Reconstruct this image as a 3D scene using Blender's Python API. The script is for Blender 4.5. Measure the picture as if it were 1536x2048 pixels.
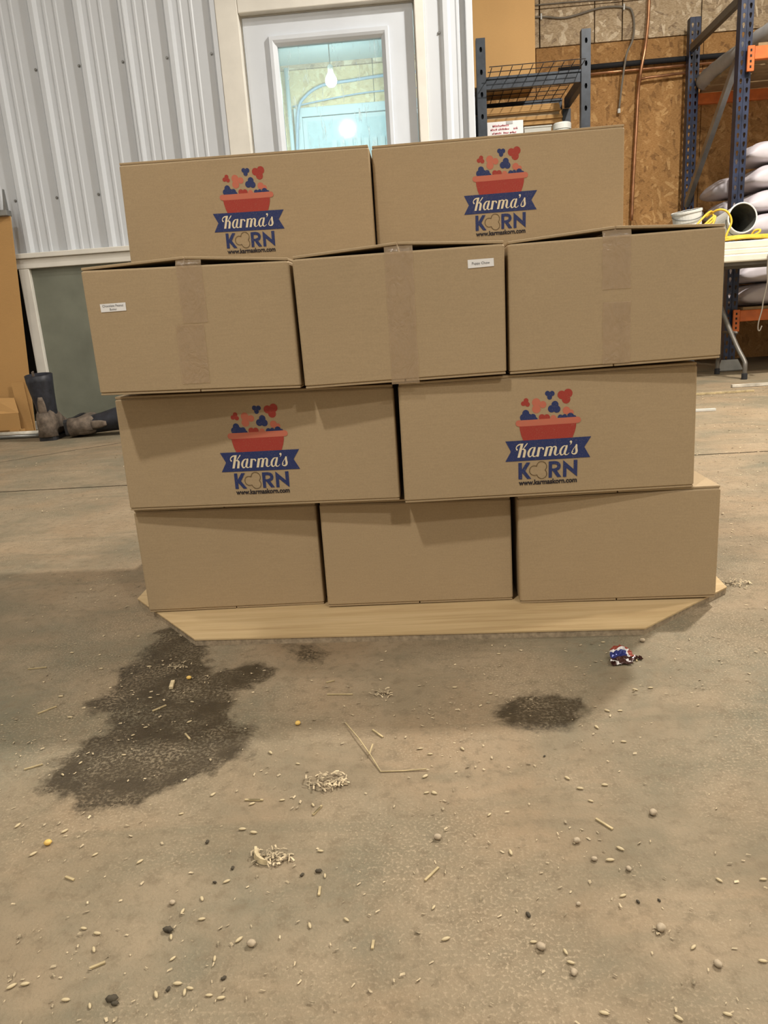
import bpy, bmesh, math, random
import numpy as np
from mathutils import Vector, Matrix, noise as mnoise
random.seed(7)
rng = np.random.default_rng(7)
for o in list(bpy.data.objects): bpy.data.objects.remove(o)
scene = bpy.context.scene
COL = scene.collection

# ------------------------------------------------------------------ camera
F_PX, PITCH, ROLL, YAW, CAM_H = 1467.53, 0.256595, -0.066518, -0.066689, 0.487394
_fw = Vector((math.sin(YAW)*math.cos(PITCH), math.cos(YAW)*math.cos(PITCH), -math.sin(PITCH)))
_r0 = Vector((math.cos(YAW), -math.sin(YAW), 0)); _u0 = _r0.cross(_fw)
_r = _r0*math.cos(ROLL)+_u0*math.sin(ROLL); _u = -_r0*math.sin(ROLL)+_u0*math.cos(ROLL)
_cam_loc = Vector((0, 0, CAM_H))
cd = bpy.data.cameras.new('camera'); cam = bpy.data.objects.new('camera', cd); COL.objects.link(cam)
cd.sensor_fit = 'VERTICAL'; cd.sensor_height = 24; cd.lens = F_PX/2048*24; cd.clip_start = .02; cd.clip_end = 60
m3 = Matrix((_r, _u, -_fw)).transposed(); cam.matrix_world = Matrix.Translation(_cam_loc) @ m3.to_4x4()
scene.camera = cam
def floor_at(px, py, z=0.0):
    """where a spot of the floor lies (metres)"""
    d = _fw+_r*((px-768)/F_PX)-_u*((py-1024)/F_PX)
    t = (z-CAM_H)/d.z
    p = _cam_loc+d*t
    return Vector((p.x, p.y, z))

# ------------------------------------------------------------------ world, lamps, exposure
w = bpy.data.worlds.new('world'); scene.world = w; w.use_nodes = True
w.node_tree.nodes['Background'].inputs[0].default_value = (.9, .95, 1, 1)
w.node_tree.nodes['Background'].inputs[1].default_value = .02
vs = scene.view_settings
vs.view_transform = 'Standard'; vs.look = 'None'; vs.exposure = -0.18; vs.gamma = 1; vs.use_curve_mapping = False
CEIL = 4.3
# (x, y, z, watts, diameter, colour)  high-bay lamps hanging in the shed
LAMPS = [(1.75, 2.75, 3.5, 215, .15, (1, .955, .885), 'behind the stack at the right'),
         (-1.0, -0.75, 3.7, 88, .20, (1, .955, .885), 'in front of the stack at the left'),
         (1.9, -2.3, 3.7, 100, .28, (1, .955, .885), 'far before the stack at the right'),
         (-2.2, 1.6, 3.7, 28, .30, (1, .96, .90), 'by the ribbed wall at the left'),
         (3.2, 2.0, 3.6, 88, .28, (1, .93, .83), 'before the pallet rack, unseen, added to brighten it')]  # unseen rack lamp, added to brighten the sacks and strand boards

# ------------------------------------------------------------------ helpers
ORG = {}
class MB:
    def __init__(s): s.v = []; s.f = []; s.m = []; s.cur = 0
    def add(s, vs_, fs): 
        b = len(s.v); s.v += [tuple(v) for v in vs_]; s.f += [tuple(b+i for i in f) for f in fs]; s.m += [s.cur]*len(fs); return s
    def box(s, x0, x1, y0, y1, z0, z1):
        return s.add([(x0,y0,z0),(x1,y0,z0),(x1,y1,z0),(x0,y1,z0),(x0,y0,z1),(x1,y0,z1),(x1,y1,z1),(x0,y1,z1)],
                     [(0,3,2,1),(4,5,6,7),(0,1,5,4),(1,2,6,5),(2,3,7,6),(3,0,4,7)])
    def bar(s, a, b, wd, h, up=(0,0,1)):
        a = Vector(a); b = Vector(b); d = (b-a).normalized(); up = Vector(up)
        x = d.cross(up)
        if x.length < 1e-5: x = d.cross(Vector((1,0,0)))
        x.normalize(); z = x.cross(d)
        c = []
        for p in (a, b):
            for sx, sz in ((-1,-1),(1,-1),(1,1),(-1,1)): c.append(p+x*(wd/2*sx)+z*(h/2*sz))
        return s.add(c, [(0,1,2,3),(7,6,5,4),(0,4,5,1),(1,5,6,2),(2,6,7,3),(3,7,4,0)])
    def prism(s, pts, z0, z1):
        n = len(pts)
        v = [(x,y,z0) for x,y in pts]+[(x,y,z1) for x,y in pts]
        return s.add(v, [tuple(range(n-1,-1,-1)), tuple(range(n,2*n))]+[(i,(i+1)%n,n+(i+1)%n,n+i) for i in range(n)])
    def rings(s, rs, cap=True, closed=True):
        b = len(s.v); n = len(rs[0]); v = [p for r in rs for p in r]; f = []
        for k in range(len(rs)-1):
            for i in range(n if closed else n-1):
                j = (i+1)%n; f.append((k*n+i, k*n+j, (k+1)*n+j, (k+1)*n+i))
        if cap: f += [tuple(range(n-1,-1,-1)), tuple((len(rs)-1)*n+i for i in range(n))]
        return s.add(v, f)
    def tube(s, pts, r, n=8, cap=True, rad=None):
        pts = [Vector(p) for p in pts]; rs = []; prev = None
        for i, p in enumerate(pts):
            d = (pts[min(i+1,len(pts)-1)]-pts[max(i-1,0)]).normalized()
            if prev is None:
                x = d.cross(Vector((0,0,1)))
                if x.length < .05: x = d.cross(Vector((1,0,0)))
            else: x = prev-d*prev.dot(d)
            x.normalize(); prev = x; y = d.cross(x); rr = rad[i] if rad else r
            rs.append([p+x*(rr*math.cos(2*math.pi*k/n))+y*(rr*math.sin(2*math.pi*k/n)) for k in range(n)])
        return s.rings(rs, cap)
    def lathe(s, prof, n=24, c=(0,0,0), cap=False):
        return s.rings([[(c[0]+r*math.cos(2*math.pi*k/n), c[1]+r*math.sin(2*math.pi*k/n), c[2]+z) for k in range(n)] for r, z in prof], cap)
    def build(s, name, mats, parent=None, local=False, smooth=False, bevel=0, org=None, **tg):
        if not isinstance(mats, (list, tuple)): mats = [mats]
        v = np.array(s.v, float).reshape(-1, 3)
        if parent is None:
            if org is None: org = ((v[:,0].min()+v[:,0].max())/2, (v[:,1].min()+v[:,1].max())/2, v[:,2].min())
        else: org = (0,0,0) if local else ORG[parent.name]
        me = bpy.data.meshes.new(name); me.from_pydata((v-np.array(org)).tolist(), [], s.f)
        for m in mats: me.materials.append(m)
        if len(mats) > 1: me.polygons.foreach_set('material_index', s.m)
        bm = bmesh.new(); bm.from_mesh(me); bmesh.ops.recalc_face_normals(bm, faces=bm.faces); bm.to_mesh(me); bm.free()
        if smooth: me.polygons.foreach_set('use_smooth', [True]*len(me.polygons))
        o = bpy.data.objects.new(name, me); COL.objects.link(o)
        if parent is None: o.location = org; ORG[o.name] = tuple(org)
        else: o.parent = parent; ORG[o.name] = tuple(org) 
        if bevel:
            b = o.modifiers.new('bevel', 'BEVEL'); b.width = bevel; b.segments = 2; b.limit_method = 'ANGLE'; b.angle_limit = .6
        for k, x in tg.items(): o[k] = x
        return o
def thing(name, label, cat, loc, group=None, kind=None, rot=None):
    o = bpy.data.objects.new(name, None); COL.objects.link(o); o.location = loc; o.empty_display_size = .05
    if rot: o.rotation_euler = rot
    o['label'] = label; o['category'] = cat
    if group: o['group'] = group
    if kind: o['kind'] = kind
    ORG[o.name] = tuple(loc); return o
def tag(o, label, cat, group=None, kind=None):
    o['label'] = label; o['category'] = cat
    if group: o['group'] = group
    if kind: o['kind'] = kind
    return o
def inst(name, mesh, parent, loc, rot=(0,0,0), scale=(1,1,1)):
    o = bpy.data.objects.new(name, mesh); COL.objects.link(o); o.parent = parent
    o.location = loc; o.rotation_euler = rot; o.scale = scale; return o
def catmull(P, n=6):
    P = [np.array(p, float) for p in P]; Q = [2*P[0]-P[1]]+P+[2*P[-1]-P[-2]]; out = []
    for i in range(1, len(Q)-2):
        a, b, c_, d = Q[i-1:i+3]
        for k in range(n):
            t = k/n; out.append(.5*((2*b)+(-a+c_)*t+(2*a-5*b+4*c_-d)*t*t+(-a+3*b-3*c_+d)*t**3))
    out.append(P[-1]); return out

# ------------------------------------------------------------------ materials
class NT:
    def __init__(s, name):
        s.mat = bpy.data.materials.new(name); s.mat.use_nodes = True; s.t = s.mat.node_tree; s.t.nodes.clear()
        s.out = s.n('ShaderNodeOutputMaterial'); s.p = s.n('ShaderNodeBsdfPrincipled'); s.l(s.p.outputs[0], s.out.inputs[0])
    def n(s, typ, **kw):
        nd = s.t.nodes.new(typ)
        for k, v in kw.items(): setattr(nd, k, v)
        return nd
    def l(s, a, b): s.t.links.new(a, b)
    def coord(s, kind='Object', scale=(1,1,1), rot=(0,0,0)):
        tc = s.n('ShaderNodeTexCoord'); mp = s.n('ShaderNodeMapping'); mp.inputs['Scale'].default_value = scale; mp.inputs['Rotation'].default_value = rot
        s.l(tc.outputs[kind], mp.inputs[0]); return mp.outputs[0]
    def geo(s, scale=(1,1,1), rot=(0,0,0)):
        g = s.n('ShaderNodeNewGeometry'); mp = s.n('ShaderNodeMapping'); mp.inputs['Scale'].default_value = scale; mp.inputs['Rotation'].default_value = rot
        s.l(g.outputs['Position'], mp.inputs[0]); return mp.outputs[0]
    def noise(s, vec, scale, detail=4, rough=.55, dist=0):
        nd = s.n('ShaderNodeTexNoise'); nd.inputs['Scale'].default_value = scale; nd.inputs['Detail'].default_value = detail
        nd.inputs['Roughness'].default_value = rough; nd.inputs['Distortion'].default_value = dist; s.l(vec, nd.inputs['Vector']); return nd.outputs['Fac']
    def vor(s, vec, scale, out='Distance', feature='F1'):
        nd = s.n('ShaderNodeTexVoronoi'); nd.feature = feature; nd.inputs['Scale'].default_value = scale; s.l(vec, nd.inputs['Vector']); return nd.outputs[out]
    def ramp(s, fac, stops, interp='LINEAR'):
        r = s.n('ShaderNodeValToRGB'); cr = r.color_ramp; cr.interpolation = interp
        while len(cr.elements) < len(stops): cr.elements.new(.5)
        for e, (p, c) in zip(cr.elements, stops):
            e.position = p; e.color = (*c, 1) if hasattr(c, '__len__') else (c, c, c, 1)
        s.l(fac, r.inputs[0]); return r.outputs[0]
    def mix(s, fac, a, b, mode='MIX'):
        m = s.n('ShaderNodeMix', data_type='RGBA', blend_type=mode)
        for x, i in ((fac, 0), (a, 6), (b, 7)):
            if hasattr(x, 'is_linked'): s.l(x, m.inputs[i])
            else: m.inputs[i].default_value = x if i == 0 else (*x, 1)
        return m.outputs[2]
    def math(s, op, a, b=None, clamp=False):
        m = s.n('ShaderNodeMath', operation=op); m.use_clamp = clamp
        for x, i in ((a, 0), (b, 1)):
            if x is None: continue
            if hasattr(x, 'is_linked'): s.l(x, m.inputs[i])
            else: m.inputs[i].default_value = x
        return m.outputs[0]
    def bump(s, h, strength=.3, dist=.002):
        b = s.n('ShaderNodeBump'); b.inputs['Strength'].default_value = strength; b.inputs['Distance'].default_value = dist
        s.l(h, b.inputs['Height']); s.l(b.outputs[0], s.p.inputs['Normal'])
    def set(s, color=None, rough=None, metal=None, spec=None):
        for k, x in (('Base Color', color), ('Roughness', rough), ('Metallic', metal), ('Specular IOR Level', spec)):
            if x is None: continue
            if hasattr(x, 'is_linked'): s.l(x, s.p.inputs[k])
            else: s.p.inputs[k].default_value = (*x, 1) if hasattr(x, '__len__') else x
        return s.mat
def lin(*rgb): return tuple((c/255/12.92 if c/255 <= .04045 else ((c/255+.055)/1.055)**2.4) for c in rgb)
def plain(name, col, rough=.6, metal=0, var=.06, sc=30, bump=0, spec=.4):
    t = NT(name); c = t.coord(); nz = t.noise(c, sc, 5)
    a = tuple(x*(1-var*1.6) for x in col); b = tuple(min(1, x*(1+var*1.6)) for x in col)
    t.set(t.ramp(nz, [(.3, a), (.7, b)]), rough, metal, spec)
    if bump: t.bump(nz, bump, .002)
    return t.mat
def cardboard(name, col):
    t = NT(name); g = t.geo()
    big = t.noise(g, 3.5, 3); fib = t.noise(t.geo((40, 40, 500)), 1.0, 3, .6); fine = t.noise(g, 420, 2)
    c = t.ramp(big, [(.3, tuple(x*.95 for x in col)), (.7, tuple(x*1.05 for x in col))])
    c = t.mix(.16, c, t.ramp(fib, [(.3, tuple(x*.75 for x in col)), (.7, tuple(x*1.22 for x in col))]))
    c = t.mix(.12, c, t.ramp(fine, [(.3, tuple(x*.55 for x in col)), (.7, tuple(min(1, x*1.4) for x in col))]))
    t.set(c, .72, 0, .25); t.bump(t.noise(t.geo((60, 60, 900)), 1, 2), .08, .0006); return t.mat
KRAFT = (.385, .285, .168)
M = {}
M['kraft'] = cardboard('kraft_cardboard', KRAFT)
M['kraft2'] = cardboard('tan_cardboard', (.46, .265, .10))
M['kraft_edge'] = plain('cardboard_cut_edge', (.33, .22, .11), .9, var=.35, sc=700)
def ink(name, col):
    t = NT(name); g = t.geo(); sp = t.noise(g, 900, 2)
    c = t.mix(t.ramp(sp, [(.60, 0.0), (.72, .5)]), col, tuple(x*.85 for x in KRAFT)); t.set(c, .6, 0, .3); return t.mat
M['ink_blue'] = ink('blue_print', lin(40, 52, 98)); M['ink_red'] = ink('red_print', lin(158, 58, 48))
M['ink_pink'] = ink('pale_red_print', lin(190, 108, 86)); M['ink_white'] = ink('cream_print', lin(222, 208, 178)); M['ink_black'] = ink('black_print', lin(38, 34, 40))
M['ink_line'] = ink('dark_outline_print', lin(86, 66, 40))
M['white_label'] = plain('white_label_paper', (.80, .79, .77), .5, var=.02)
M['label_ink'] = plain('grey_label_ink', (.10, .10, .11), .6)
def tape():
    t = NT('clear_tape'); g = t.geo(); c = t.noise(t.geo((30, 30, 260)), 1, 4, .6, .6)
    tr = t.n('ShaderNodeBsdfTransparent'); tr.inputs[0].default_value = (.99, .98, .97, 1)
    t.set((.53, .385, .24), t.ramp(c, [(.3, .08), (.7, .22)]), 0, .9); t.bump(t.noise(t.geo((60, 60, 25)), 1, 5, .65, 1.5), .9, .004)
    mx = t.n('ShaderNodeMixShader'); mx.inputs[0].default_value = .45
    t.l(tr.outputs[0], mx.inputs[1]); t.l(t.p.outputs[0], mx.inputs[2]); t.l(mx.outputs[0], t.out.inputs[0]); return t.mat
M['tape'] = tape()
def osb(name, dark, mid, light, sc=1.0):
    t = NT(name); cols = []
    for i, (ry, sx) in enumerate(((.5, 1), (-.7, 1), (1.4, 1))):
        v = t.geo((1/(14*sc), 1/(14*sc), 1/(44*sc)), (0, ry, 0)); v.node.vector_type = 'TEXTURE'; n = t.n('ShaderNodeTexVoronoi'); n.inputs['Scale'].default_value = 1; n.inputs['Randomness'].default_value = 1
        t.l(v, n.inputs['Vector']); sep = t.n('ShaderNodeSeparateColor'); t.l(n.outputs['Color'], sep.inputs[0]); cols.append((sep.outputs[0], n.outputs['Distance']))
    sel = t.noise(t.geo(), 16*sc, 2); sel2 = t.noise(t.geo((1, 1, 1)), 11*sc, 2)
    a = t.math('ADD', t.math('MULTIPLY', cols[0][0], t.ramp(sel, [(.46, 0.0), (.54, 1.0)])), t.math('MULTIPLY', cols[1][0], t.ramp(sel, [(.46, 1.0), (.54, 0.0)])))
    mx = t.n('ShaderNodeMix'); t.l(t.ramp(sel2, [(.5, 0.0), (.58, 1.0)]), mx.inputs[0]); t.l(a, mx.inputs[2]); t.l(cols[2][0], mx.inputs[3])
    c = t.ramp(mx.outputs[0], [(0, dark), (.35, mid), (.75, mid), (1, light)])
    grain = t.noise(t.geo((60, 60, 200)), 1, 3); c = t.mix(.35, c, t.ramp(grain, [(.3, dark), (.7, light)]))
    t.set(c, .75, 0, .3); t.bump(mx.outputs[0], .25, .003); return t.mat
M['osb'] = osb('strand_board_brown', (.16, .066, .016), (.40, .20, .062), (.63, .38, .155))
M['osb_room_lit'] = osb('strand_board_room_lit', (.46, .32, .14), (.68, .54, .29), (.84, .74, .50))  # paler copy of the brown board, the room's brighter light painted in
M['osb_grey'] = osb('strand_board_greyer', (.20, .12, .06), (.50, .36, .21), (.92, .78, .57), .9)  # greyer, lighter strand colours for the upper rows of boards
M['metal_white'] = plain('white_ribbed_steel', (.575, .60, .63), .38, 0, .015, 3, spec=.5)
M['door_white'] = plain('white_painted_door', (.62, .655, .70), .45, 0, .03, 4)
M['trim_white'] = plain('cream_painted_trim', (.72, .69, .62), .5, 0, .04, 8)
M['panel_green'] = plain('grey_green_sheet', (.165, .172, .132), .5, 0, .12, 5)
M['dark'] = plain('dark_gap', (.012, .011, .01), .8)
M['screw'] = plain('dull_screw_metal', (.25, .25, .24), .4, .8)
M['ceil'] = plain('white_ceiling_liner', (.72, .71, .69), .6, 0, .02)
M['wallpaint'] = plain('white_liner_wall', (.66, .65, .63), .6, 0, .02)
M['office'] = plain('pale_blue_white_paint', (.46, .55, .57), .6, 0, .02)
M['rack_grey'] = plain('slate_grey_steel', (.030, .036, .046), .42, .1, .25, 14)
M['rack_blue'] = plain('dark_blue_steel', (.020, .028, .060), .4, .1, .3, 14)
M['rack_orange'] = plain('orange_beam_paint', (.62, .15, .03), .42, 0, .14, 12)
M['galv'] = plain('galvanised_grey_steel', (.26, .26, .245), .35, .7, .12, 10)
M['wire'] = plain('dark_wire', (.035, .03, .03), .5, .3)
M['copper'] = plain('copper_pipe', (.50, .25, .13), .35, .75, .2, 15)
M['black_foam'] = plain('black_pipe_foam', (.015, .015, .017), .8)
M['cable_grey'] = plain('grey_cable', (.22, .19, .15), .55)
M['cable_blue'] = plain('blue_grey_cable', (.30, .40, .50), .5)
M['sack'] = plain('white_woven_sack', (.62, .57, .60), .5, 0, .06, 6, .15)
M['plastic_white'] = plain('white_plastic', (.68, .67, .62), .4, 0, .04, 6)
M['plastic_grey'] = plain('grey_white_plastic', (.42, .41, .40), .45, 0, .1, 8, .3)
M['bucket_shade'] = plain('hollow_shade_plastic', (.10, .10, .085), .6, 0, .3, 12)  # dark lining, shade of the hollow is put into its colour
M['table'] = plain('off_white_table_plastic', (.64, .60, .50), .5, 0, .05, 8)
M['table_leg'] = plain('grey_brown_tube', (.14, .125, .105), .45, .4)
M['yellow'] = plain('yellow_cord_jacket', (.70, .44, .04), .45, 0, .12, 30)
M['rubber'] = plain('black_rubber', (.02, .02, .022), .6)
M['boot_dark'] = plain('dark_boot_leather', (.018, .019, .026), .5, 0, .4, 25)
M['boot_tan'] = plain('dusty_brown_boot', (.13, .10, .075), .85, 0, .35, 30, .4)
M['bare_wood'] = plain('boards', (.30, .20, .10), .8, 0, .2, 10)
M['white_box'] = plain('white_carton', (.72, .70, .70), .6, 0, .02)
M['red_text'] = plain('red_carton_print', (.50, .08, .10), .6)
M['pale_pipe'] = plain('chalky_pipe', (.50, .46, .38), .6, 0, .25, 20)
M['straw'] = plain('dry_straw', (.42, .33, .18), .7, 0, .2, 60)
M['grain'] = plain('pale_grain', (.52, .42, .25), .6, 0, .2, 90)
M['corn'] = plain('yellow_corn', (.70, .46, .12), .5, 0, .2, 60)
M['clod'] = plain('dark_dirt', (.07, .056, .036), .9, 0, .4, 80)
M['pebble'] = plain('tan_grit', (.40, .32, .22), .85, 0, .25, 90)
M['chaff'] = plain('pale_chaff', (.42, .335, .21), .8, 0, .4, 60)
M['wr_blue'] = plain('foil_blue', (.022, .030, .15), .25, .2); M['wr_white'] = plain('foil_white', (.62, .59, .57), .3)
M['wr_red'] = plain('foil_red', (.24, .045, .025), .3, .2); M['wr_brown'] = plain('foil_dark_brown', (.05, .018, .014), .22, .2)
def plywood():
    t = NT('plywood_face'); g = t.geo((2.2, 30, 30)); n1 = t.noise(g, 1.6, 5, .6, .6); n2 = t.noise(t.geo((6, 130, 130)), 1, 3)
    c = t.ramp(n1, [(.25, (.37, .25, .12)), (.5, (.53, .39, .205)), (.75, (.60, .455, .26))])
    c = t.mix(.3, c, t.ramp(n2, [(.3, (.33, .21, .09)), (.7, (.60, .44, .25))])); t.set(c, .65, 0, .3); t.bump(n2, .15, .001); return t.mat
M['ply'] = plywood()
M['ply_edge'] = plain('plywood_edge', (.32, .25, .165), .85, 0, .2, 140, .3)
def glass():
    t = NT('dusty_window_glass')
    st = t.noise(t.geo((55, 1, 7)), 1, 5, .65, .8); st2 = t.noise(t.geo((16, 1, 12)), 1, 3)
    mask = t.math('ADD', .20, t.math('MULTIPLY', t.ramp(st, [(.57, 0.0), (.72, .75)]), t.ramp(st2, [(.42, 0.0), (.62, 1.0)])), True)
    tr = t.n('ShaderNodeBsdfTransparent'); tr.inputs[0].default_value = (.90, .98, .97, 1)
    gl = t.n('ShaderNodeBsdfGlossy'); gl.inputs['Roughness'].default_value = .04
    fr = t.n('ShaderNodeFresnel'); fr.inputs[0].default_value = 1.5
    m1 = t.n('ShaderNodeMixShader'); t.l(fr.outputs[0], m1.inputs[0]); t.l(tr.outputs[0], m1.inputs[1]); t.l(gl.outputs[0], m1.inputs[2])
    t.set((.82, .88, .88), .7); tl = t.n('ShaderNodeBsdfTranslucent'); tl.inputs[0].default_value = (.8, .88, .88, 1)
    ms = t.n('ShaderNodeMixShader'); ms.inputs[0].default_value = .5; t.l(t.p.outputs[0], ms.inputs[1]); t.l(tl.outputs[0], ms.inputs[2])
    m2 = t.n('ShaderNodeMixShader'); t.l(mask, m2.inputs[0]); t.l(m1.outputs[0], m2.inputs[1]); t.l(ms.outputs[0], m2.inputs[2]); t.l(m2.outputs[0], t.out.inputs[0]); return t.mat
M['glass'] = glass()
def clear_plastic():
    t = NT('clear_plastic'); t.set((.75, .75, .70), .15, 0, .6); tr = t.n('ShaderNodeBsdfTransparent'); mx = t.n('ShaderNodeMixShader'); mx.inputs[0].default_value = .55
    t.l(tr.outputs[0], mx.inputs[1]); t.l(t.p.outputs[0], mx.inputs[2]); t.l(mx.outputs[0], t.out.inputs[0]); return t.mat
M['clear'] = clear_plastic()
def emit(name, col, st):
    t = NT(name); t.set(col, .5); t.p.inputs['Emission Color'].default_value = (*col, 1); t.p.inputs['Emission Strength'].default_value = st; return t.mat
M['lamp_lens'] = emit('lit_lamp_lens', (1, .93, .82), 12); M['bulb'] = emit('lit_bulb', (1, .95, .86), 30)
def concrete():
    t = NT('dusty_concrete'); g = t.geo()
    big = t.noise(g, 1.9, 6, .6, .4); mid = t.noise(g, 6.5, 6, .62, .6); fine = t.noise(g, 60, 6, .65); grit = t.noise(g, 330, 3, .6)
    streak = t.noise(t.geo((1.6, 7, 1), (0, 0, .35)), 1.6, 5, .6, .7)
    grey = (.152, .135, .089); warm = (.252, .180, .106); pale = (.298, .229, .146)
    c = t.mix(t.ramp(big, [(.40, 0.0), (.58, 1.0)]), grey, warm)
    c = t.mix(t.ramp(mid, [(.42, 0.0), (.68, .65)]), c, pale)
    c = t.mix(t.ramp(streak, [(.48, 0.0), (.68, .55)]), c, (.138, .120, .075))
    c = t.mix(t.ramp(fine, [(.35, .55), (.5, 0.0)]), c, (.145, .108, .064))
    dust = t.math('MULTIPLY', t.ramp(t.noise(g, 3.1, 4, .6), [(.42, .05), (.62, 1.0)]), t.ramp(grit, [(.52, 0.0), (.66, .8)]))
    c = t.mix(dust, c, (.40, .315, .205))
    # damp patches: signed distance stored on the slab, roughened by noise
    at = t.n('ShaderNodeAttribute'); at.attribute_name = 'damp'
    d = t.math('ADD', at.outputs['Fac'], t.math('ADD', t.math('MULTIPLY', t.math('SUBTRACT', t.noise(g, 26, 6, .7, .5), .5), .085), t.math('MULTIPLY', t.math('SUBTRACT', t.noise(g, 7, 3), .5), .05)))
    wet = t.ramp(t.math('ADD', t.math('MULTIPLY', d, 20.0), .5), [(.28, 0.0), (.62, .97)])
    drytop = t.math('MULTIPLY', t.ramp(t.noise(g, 19, 5, .65), [(.40, 0.0), (.62, .8)]), t.ramp(t.noise(g, 240, 3, .7), [(.46, 0.0), (.60, 1.0)]))
    wet = t.math('MULTIPLY', wet, t.math('SUBTRACT', 1.0, drytop))
    c = t.mix(wet, c, t.mix(t.noise(g, 40, 4), (.026, .018, .0085), (.062, .044, .022)))
    t.set(c, t.ramp(wet, [(0, .82), (1, .55)]), 0, .35)
    h = t.math('ADD', t.math('MULTIPLY', fine, .6), t.math('MULTIPLY', grit, .5)); t.bump(t.math('ADD', h, mid), .6, .004); return t.mat
M['concrete'] = concrete()
M['joint'] = plain('joint_dirt', (.10, .08, .05), .9, 0, .3, 40)

# ------------------------------------------------------------------ setting: floor
def spread(a, b, f0, f1, fine, coarse):
    return sorted(set(np.round(np.concatenate([np.arange(a, f0, coarse), np.arange(f0, f1, fine), np.arange(f1, b, coarse), [b]]), 4).tolist()))
def zz(org, sc, pts): return [floor_at(org[0]+x/sc, org[1]+y/sc) for x, y in pts]
STAINS = [zz((60,1230), 2.743, [(800,60),(700,100),(640,250),(500,290),(420,470),(330,490),(360,540),(440,560),(400,640),(310,660),(250,750),(140,850),(80,960),(180,965),(220,1040),(340,1075),(500,1045),(640,1005),(760,965),(900,890),(1010,880),(1060,810),(1180,770),(1220,620),(1110,590),(1080,420),(1270,370),(1350,310),(1290,260),(1150,290),(1000,330),(950,250),(960,160),(900,130)]),
          zz((600,1280), 2.133, [(860,320),(920,255),(1040,240),(1180,265),(1190,300),(1110,345),(1000,345)]),
          zz((600,1280), 2.133, [(-90,20),(60,0),(160,60),(110,115),(10,120),(-60,90)])]
def sdf(P, poly):
    q = np.array([[v.x, v.y] for v in poly]); n = len(q); d = np.full(len(P), 1e9); ins = np.zeros(len(P), bool)
    for i in range(n):
        a, b = q[i], q[(i+1)%n]; e = b-a; wv = P-a; tt = np.clip((wv@e)/(e@e), 0, 1); d = np.minimum(d, np.linalg.norm(wv-tt[:,None]*e, axis=1))
        cnd = (a[1] > P[:,1]) != (b[1] > P[:,1]); ins ^= cnd & (P[:,0] < (b[0]-a[0])*(P[:,1]-a[1])/(b[1]-a[1]+1e-12)+a[0])
    return np.where(ins, d, -d)
xs = spread(-3.6, 4.6, -1.1, 1.0, .012, .25); ys = spread(-4.2, 2.374, .25, 1.4, .012, .25)
X, Y = np.meshgrid(xs, ys); nx, ny = len(xs), len(ys); P2 = np.stack([X.ravel(), Y.ravel()], 1)
b = MB(); b.v = [(x, y, 0) for x, y in P2]; b.f = [(j*nx+i, j*nx+i+1, (j+1)*nx+i+1, (j+1)*nx+i) for j in range(ny-1) for i in range(nx-1)]; b.m = [0]*len(b.f)
floor = b.build('floor', M['concrete'], org=(0,0,0)); tag(floor, 'dusty grey brown concrete floor with damp dark patches and scattered chaff', 'floor', kind='structure')
dm = np.full(len(P2), -1.0)
for s_, off in zip(STAINS, (0, .005, -.012)): dm = np.maximum(dm, sdf(P2, s_)+off)
at_ = floor.data.attributes.new('damp', 'FLOAT', 'POINT'); at_.data.foreach_set('value', dm.astype(np.float32))
MB().box(-3.6, 4.6, -4.2, 2.374, -.15, -.004).build('slab_edge', M['joint'], floor)
o = MB().add([(-3.6,2.383,0),(4.6,2.383,0),(4.6,6.4,0),(-3.6,6.4,0)], [(0,1,2,3)]).build('rear_slab', M['concrete'], floor)
at_ = o.data.attributes.new('damp', 'FLOAT', 'POINT'); at_.data.foreach_set('value', np.full(4, -1, np.float32))
MB().box(-3.6, 4.6, 2.36, 6.4, -.15, -.012).build('joint_filler', M['joint'], floor)
# crack wandering across the rear slab
cr = [(-2.45,2.62),(-2.1,2.84),(-1.85,3.0),(-1.7,3.15),(-1.52,3.32),(-1.4,3.42)]
b = MB(); p_ = catmull(cr, 8); q = [(x+random.uniform(-.006,.006), y+random.uniform(-.006,.006)) for x, y in p_]
b.add([(x, y-.006, .0006) for x, y in q]+[(x, y+.006, .0006) for x, y in q], [(i, i+1, len(q)+i+1, len(q)+i) for i in range(len(q)-1)])
b.build('crack', M['joint'], floor)

# ------------------------------------------------------------------ setting: walls, ceiling
WY = 4.113
def struct(name, mb, mat, label, cat='wall', **kw): return tag(mb.build(name, mat, **kw), label, cat, kind='structure')
wall_back = struct('wall_back', MB().box(-3.6, -.90, WY+.03, WY+.12, 0, CEIL).box(.06, .312, WY+.03, WY+.12, 0, CEIL).box(-.90, .06, WY+.03, WY+.12, 2.03, CEIL), M['wallpaint'],
                   'white partition wall behind the cartons, ribbed steel above a grey green sheet')
D_ = .021
def rib_profile(x0, x1):
    """ribbed sheet outline between x0 and x1; major ribs every 9 inches, two small ribs between"""
    pts = []; k0 = math.floor((x0+1.904)/.2286)-1
    for k in range(k0, k0+14):
        sx = -1.904+.2286*k
        for dx, h in ((-.012,0),(.008,0),(.022,D_),(.044,D_),(.058,0),(.082,0),(.088,.004),(.098,.004),(.104,0),(.138,0),(.144,.004),(.154,.004),(.160,0)):
            pts.append((sx+dx, h))
    pts = [p for p in sorted(set(pts)) if x0 < p[0] < x1]
    h0 = pts[0][1]; h1 = pts[-1][1]
    return [(x0, h0)]+pts+[(x1, h1)]
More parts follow.
